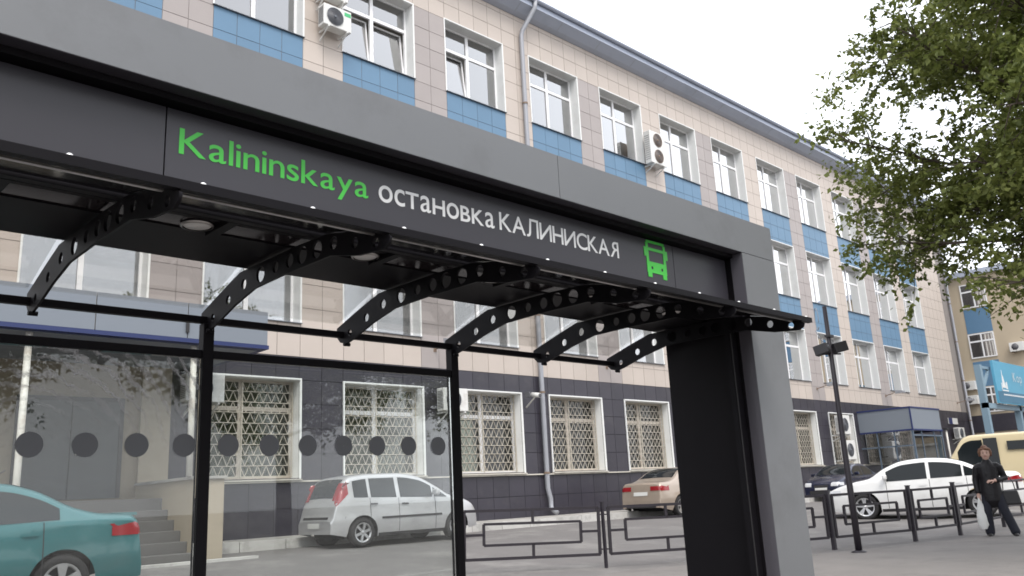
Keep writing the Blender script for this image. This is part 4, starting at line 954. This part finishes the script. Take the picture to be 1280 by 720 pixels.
# ------------------------------------------------------------------ tree and foliage
def make_tree(seed, H, cc, cr, nlimb, leaves_per, lsize):
    """trunk, rising limbs, twigs kept inside an uneven crown, folded leaves along the twigs"""
    rs = random.Random(seed); nr = np.random.default_rng(seed); tb = MB(); n = 8; top_ = H*.8
    ph = [rs.uniform(0, 6.28) for _ in range(6)]
    def inside(p):
        q = Vector(((p.x-cc[0])/cr[0], (p.y-cc[1])/cr[0], (p.z-cc[2])/cr[1])); a = math.atan2(q.y, q.x); e = math.atan2(q.z, math.hypot(q.x, q.y))
        return q.length < 1+.13*math.sin(3*a+ph[0]+2*e)+.10*math.sin(5*a+ph[1]-3*e)+.09*math.sin(7*e+ph[2]+a)
    tp = [Vector((0, 0, 0))]
    for i in range(1, n+1): tp.append(Vector((rs.uniform(-.1, .1)*i/3, rs.uniform(-.1, .1)*i/3, top_*i/n)))
    tb.tube(tp, [.23*(1-.8*i/n)+.02 for i in range(n+1)], 10)
    tw = []
    def twig(a, d, L_, lvl):
        mid = a+d*L_*.5+Vector((0, 0, rs.uniform(-.03, .08)*L_)); b = a+d*L_+Vector((0, 0, -.10*L_))
        if not inside(b): return
        if lvl == 1: tb.tube([a, mid, b], [.011, .007, .003], 4, False)
        tw.append((a, mid, b))
        if lvl < 2:
            for _ in range(4):
                c0 = a.lerp(b, rs.uniform(.25, 1)); d3 = (d*.8+Vector((rs.uniform(-1, 1), rs.uniform(-1, 1), rs.uniform(-.8, .5)))).normalized(); twig(c0, d3, L_*rs.uniform(.4, .65), lvl+1)
    for i in range(nlimb):
        t = .34+.64*(i+.5)/nlimb; k = t*n; j = min(int(k), n-1); p = tp[j].lerp(tp[j+1], k-j); az = i*2.399+rs.uniform(-.4, .4)
        el = rs.uniform(.25, .65)+.5*max(0, t-.5); d = Vector((math.cos(az)*math.cos(el), math.sin(az)*math.cos(el), math.sin(el))); Ln = cr[0]*rs.uniform(1.05, 1.35)*(1.1-.45*t); ns = 9; pts = [p]
        for q in range(ns):
            d = (d+Vector((rs.uniform(-.2, .2), rs.uniform(-.2, .2), rs.uniform(-.20, .10)))).normalized(); nx_ = pts[-1]+d*Ln/ns
            if q > 2 and not inside(nx_): break
            pts.append(nx_)
        m_ = len(pts)-1; r_ = .055*(1.15-.6*t); tb.tube(pts, [r_*(1-.85*q/m_)+.003 for q in range(m_+1)], 6)
        for q in range(2, m_+1):
            for _ in range(6):
                twig(pts[q].lerp(pts[q-1], rs.random()), (d*.5+Vector((rs.uniform(-1, 1), rs.uniform(-1, 1), rs.uniform(-.7, .8)))).normalized(), rs.uniform(.6, 1.25), 1)
    bark = tb.mesh('trunk', M['bark'])
    T_ = len(tw); A = np.array([t[0][:] for t in tw]); Bm = np.array([t[1][:] for t in tw]); C_ = np.array([t[2][:] for t in tw])
    N = T_*leaves_per; idx = np.repeat(np.arange(T_), leaves_per); t = .12+.9*nr.random(N)
    pos = np.where((t < .5)[:, None], A[idx]+(Bm[idx]-A[idx])*(t*2)[:, None], Bm[idx]+(C_[idx]-Bm[idx])*((t-.5)*2)[:, None])+nr.normal(0, .03, (N, 3))
    dirv = nr.normal(0, 1, (N, 3)); dirv[:, 2] = dirv[:, 2]*.6-.6; dirv /= np.linalg.norm(dirv, axis=1)[:, None]
    oth = nr.normal(0, 1, (N, 3)); oth[:, 2] *= .5; oth -= dirv*(oth*dirv).sum(1)[:, None]; oth /= np.linalg.norm(oth, axis=1)[:, None]
    nrm = np.cross(dirv, oth); sz = lsize*nr.uniform(.6, 1.25, N)[:, None]
    v = np.stack([pos, pos+dirv*sz*.42+oth*sz*.36+nrm*sz*.10, pos+dirv*sz*1.05, pos+dirv*sz*.42-oth*sz*.36+nrm*sz*.10], 1).reshape(-1, 3)
    i0 = np.arange(N)*4; f = np.stack([i0, i0+1, i0+2, i0, i0+2, i0+3], 1).reshape(-1)
    me = bpy.data.meshes.new('crown'); me.vertices.add(len(v)); me.vertices.foreach_set('co', v.ravel().astype('f'))
    me.loops.add(len(f)); me.loops.foreach_set('vertex_index', f.astype('i')); me.polygons.add(N*2); me.polygons.foreach_set('loop_start', (np.arange(N*2)*3).astype('i'))
    me.update(calc_edges=True); me.validate(); me.materials.append(M['leaf'])
    print('tree twigs', T_, 'leaves', N)
    return bark, me
bark, crown = make_tree(5, 11.0, (0, 0, 6.5), (3.95, 4.3), 44, 14, .092)
tr = empty('street_tree', (14.4, 2.05, -1.17), R(0), 'leafy street tree with light green spring foliage at the pavement', 'tree')
link('trunk', bark, tr); link('crown', crown, tr)
# trees across the road, mirrored in the window panes
for i, (x, y, rz, s) in enumerate(((-6, -15, 40, 1.1), (4, -17, 150, 1.25), (13, -15, 260, 1.05), (23, -17, 20, 1.3), (34, -16, 100, 1.2))):
    t = empty('street_tree', (x, y, -1.3), R(rz), 'leafy tree in the row across the road', 'tree', 'trees across the road'); t.scale = (s, s, s)
    link('trunk', bark, t); link('crown', crown, t)

# ------------------------------------------------------------------ person
def capsule_chain(mb, pts, n=14, flat=None):
    """closed loft through (x,y,z,r[,ry]) points"""
    V = [Vector(p[:3]) for p in pts]; base = len(mb.v); ref = Vector((1, 0, 0))
    ring = []
    def add(c, d, rx, ry):
        x = (ref-d*ref.dot(d)).normalized(); y = d.cross(x)
        for k in range(n): a = 2*math.pi*k/n; mb.v.append(tuple(c+x*math.cos(a)*rx+y*math.sin(a)*ry))
    m = len(V); cnt = 0
    for i, p in enumerate(V):
        d = (V[min(i+1, m-1)]-V[max(i-1, 0)]).normalized(); rx = pts[i][3]; ry = pts[i][4] if len(pts[i]) > 4 else rx
        if i == 0:
            for q in (.05, .6): add(p-d*rx*math.sqrt(1-q*q)*.8, d, rx*q, ry*q); cnt += 1
        add(p, d, rx, ry); cnt += 1
        if i == m-1:
            for q in (.6, .05): add(p+d*rx*math.sqrt(1-q*q)*.8, d, rx*q, ry*q); cnt += 1
    for i in range(cnt-1):
        for k in range(n): mb.f.append((base+i*n+k, base+i*n+(k+1) % n, base+(i+1)*n+(k+1) % n, base+(i+1)*n+k)); mb.sm.append(True)
    mb.f.append(tuple(base+k for k in range(n))[::-1]); mb.f.append(tuple(base+(cnt-1)*n+k for k in range(n))); mb.sm += [True, True]
def fuse(mb, name, m, parent, vox=.012, smooth=4):
    o = mb.build(name, m, parent); a = o.modifiers.new('fuse', 'REMESH'); a.mode = 'VOXEL'; a.voxel_size = vox; a.use_smooth_shade = True
    if smooth: b = o.modifiers.new('soften', 'SMOOTH'); b.factor = .5; b.iterations = smooth
    return o
skin = mat('skin', (.56, .36, .29), .55, var=.04, scale=20); jk = mat('black_leather_jacket', (.009, .008, .010), .45, var=.2, scale=12, spec=.3, bump=.9, bscale=22); trs = mat('dark_trousers', (.012, .013, .022), .85, var=.15, scale=9, bump=.5, bscale=18)
hairm = mat('auburn_hair', (.16, .075, .04), .6, var=.3, scale=40, bump=.6, bscale=90); shoe = mat('black_shoes', (.02, .018, .018), .45); bagm = mat('black_handbag', (.02, .019, .021), .5, bump=.3, bscale=40); plasticbag = mat('white_plastic_bag', (.70, .70, .68), .45, var=.05, bump=.7, bscale=14); eye = mat('eye_dark', (.03, .025, .02), .3); lip = mat('lip', (.42, .15, .13), .5)
pe = empty('person', (17.55, 5.50, -1.17), 0, 'woman in black leather jacket and dark trousers walking past the fence', 'person')
pe.rotation_euler = (0, 0, math.atan2(5.5, 17.55)+math.pi/2-math.pi)     # local -Y looks at the shelter
# local frame: -Y faces the viewer's pavement, +X is her left hand side
b = MB()
hip = .80
capsule_chain(b, [(0, 0, .80, .115, .08), (0, 0, .95, .115, .085), (0, .01, 1.10, .135, .095), (0, .012, 1.21, .135, .085), (0, .012, 1.27, .085, .060)])
capsule_chain(b, [(0, .015, 1.29, .055), (0, -.005, 1.40, .048)])
RL = [(-.075, 0, .76, .062), (-.125, -.03, .46, .050), (-.135, .02, .10, .042)]; LL = [(.075, 0, .76, .062), (.15, -.05, .46, .050), (.27, -.06, .10, .042)]
capsule_chain(b, RL); capsule_chain(b, LL)
RA = [(-.165, .01, 1.22, .042), (-.230, .03, 1.02, .045), (-.225, -.03, .80, .033)]; LA = [(.165, .01, 1.22, .042), (.245, .03, 1.03, .045), (.09, -.17, 1.00, .033)]
capsule_chain(b, RA); capsule_chain(b, LA)
# head
capsule_chain(b, [(0, -.018, 1.405, .052, .058), (0, -.016, 1.45, .070, .082), (0, -.008, 1.50, .077, .094), (0, .0, 1.545, .070, .088), (0, .005, 1.575, .045, .06)])
capsule_chain(b, [(0, -.098, 1.495, .010), (0, -.115, 1.465, .015)], 8)         # nose
for s in (-1, 1): capsule_chain(b, [(s*.078, .0, 1.46, .010), (s*.082, .005, 1.50, .014)], 8)
def hand(c, d, p, s):
    """palm from c along d; p: palm side; five fingers curling to the palm"""
    c, d, p = Vector(c), Vector(d).normalized(), Vector(p).normalized(); x = d.cross(p).normalized()
    capsule_chain(b, [(*c, .026, .018), (*(c+d*.045), .036, .016), (*(c+d*.075), .034, .014)], 10)
    for i, (o_, l_) in enumerate(((-.026, .055), (-.009, .065), (.009, .060), (.025, .046))):
        r_ = c+d*.078+x*o_; capsule_chain(b, [(*r_, .0085), (*(r_+d*l_*.5+p*.010), .008), (*(r_+d*l_*.8+p*.032), .007)], 7)
    r_ = c+d*.02-x*s*.03; capsule_chain(b, [(*r_, .010), (*(r_+d*.03-x*s*.018+p*.01), .009), (*(r_+d*.055-x*s*.012+p*.024), .008)], 7)
hand((-.224, -.04, .775), (0, -.12, -1), (1, 0, -.1), 1); hand((.075, -.18, .998), (-1, -.2, -.05), (0, .5, -.6), -1)
fuse(b, 'body', skin, pe, .007, 2)
j = MB()
capsule_chain(j, [(0, .0, .64, .182, .140), (0, .0, .76, .180, .138), (0, .002, .90, .168, .130), (0, .005, 1.02, .158, .124), (0, .01, 1.14, .170, .126), (0, .012, 1.245, .172, .112), (0, .012, 1.315, .105, .086)])
capsule_chain(j, [(0, .012, 1.30, .080, .076), (0, .0, 1.375, .064, .066)])
capsule_chain(j, [(-.120, .01, 1.275, .066), (-.185, .015, 1.235, .068), (-.232, .03, 1.02, .060), (-.226, -.02, .80, .052)]); capsule_chain(j, [(.120, .01, 1.275, .066), (.185, .015, 1.235, .068), (.250, .03, 1.03, .062), (.115, -.15, 1.005, .050)])
fuse(j, 'jacket', jk, pe, .011, 4)
t = MB()
capsule_chain(t, [(0, 0, .72, .160, .118), (0, 0, .84, .155, .112)])
capsule_chain(t, [(-.085, 0, .74, .098), (-.125, -.03, .46, .080), (-.138, .02, .07, .082, .085)]); capsule_chain(t, [(.085, 0, .74, .098), (.155, -.05, .46, .080), (.272, -.055, .07, .080, .085)])
fuse(t, 'trousers', trs, pe, .011, 4)
for (x, y) in ((-.138, .0), (.275, -.08)):
    s_ = MB(); capsule_chain(s_, [(x, y+.06, .045, .036, .04), (x, y-.04, .036, .042, .034), (x, y-.13, .030, .036, .026)]); fuse(s_, 'shoe', shoe, pe, .009, 2)
h = MB(); capsule_chain(h, [(0, .045, 1.43, .070, .050), (0, .040, 1.49, .098, .080), (0, .022, 1.55, .094, .096), (0, .006, 1.60, .066, .075)])
for s in (-1, 1): capsule_chain(h, [(s*.075, .0, 1.575, .026), (s*.094, -.004, 1.52, .027), (s*.090, .015, 1.455, .022)])
capsule_chain(h, [(-.055, -.070, 1.572, .024), (0, -.085, 1.582, .024), (.06, -.062, 1.570, .024)])
fuse(h, 'hair', hairm, pe, .009, 2)
for s in (-1, 1):
    MB().lathe([(.001, -.003), (.007, -.002), (.008, .002)], (s*.031, -.098, 1.503), 'y', 12).build('eye', eye, pe)
    MB().bar((s*.016, -.101, 1.522), (s*.048, -.094, 1.524), .006).build('eyebrow', hairm, pe)
MB().bar((-.022, -.094, 1.437), (.022, -.094, 1.437), .008).build('mouth', lip, pe)
def at_pe(p): return pe.matrix_basis @ Vector(p)
bpy.context.view_layer.update()
hb = empty('handbag', at_pe((.285, .03, .55)), pe.rotation_euler.z, 'black handbag with a looped strap on the elbow of the walking woman', 'bag')
q = MB(); capsule_chain(q, [(-.14, 0, .02, .05, .05), (0, 0, .0, .06, .06), (.14, 0, .02, .05, .05)])
o = MB().prism([(-.17, .0), (.17, .0), (.13, .26), (-.13, .26)], 'y', -.05, .05).build('bag_body', bagm, hb, bevel=.03)
MB().tube([(-.10, 0, .25), (-.09, 0, .40), (-.03, 0, .51), (.03, 0, .51), (.08, 0, .40), (.10, 0, .25)], .009, 6).build('strap', bagm, hb)
pbg = empty('plastic_bag', at_pe((-.225, -.06, .14)), pe.rotation_euler.z, 'narrow white plastic bag carried low by the walking woman', 'bag')
q = MB(); P_ = []
for i, (z, wx, wy) in enumerate(((0, .05, .03), (.08, .10, .05), (.25, .095, .045), (.40, .06, .035), (.50, .025, .02), (.56, .02, .012))):
    P_.append([(wx*math.cos(a)*(1+.10*math.sin(3*a+i)), wy*math.sin(a)*(1+.15*math.sin(4*a+2*i)), z) for a in np.linspace(0, 2*math.pi, 19)])
q.grid(P_).poly([tuple(p) for p in P_[0][:-1]]); q.build('bag_body', plasticbag, pbg)

# ------------------------------------------------------------------ stand everything on the pavement level
for o in list(S.objects):
    if o.parent is None: o.location.z += EYE
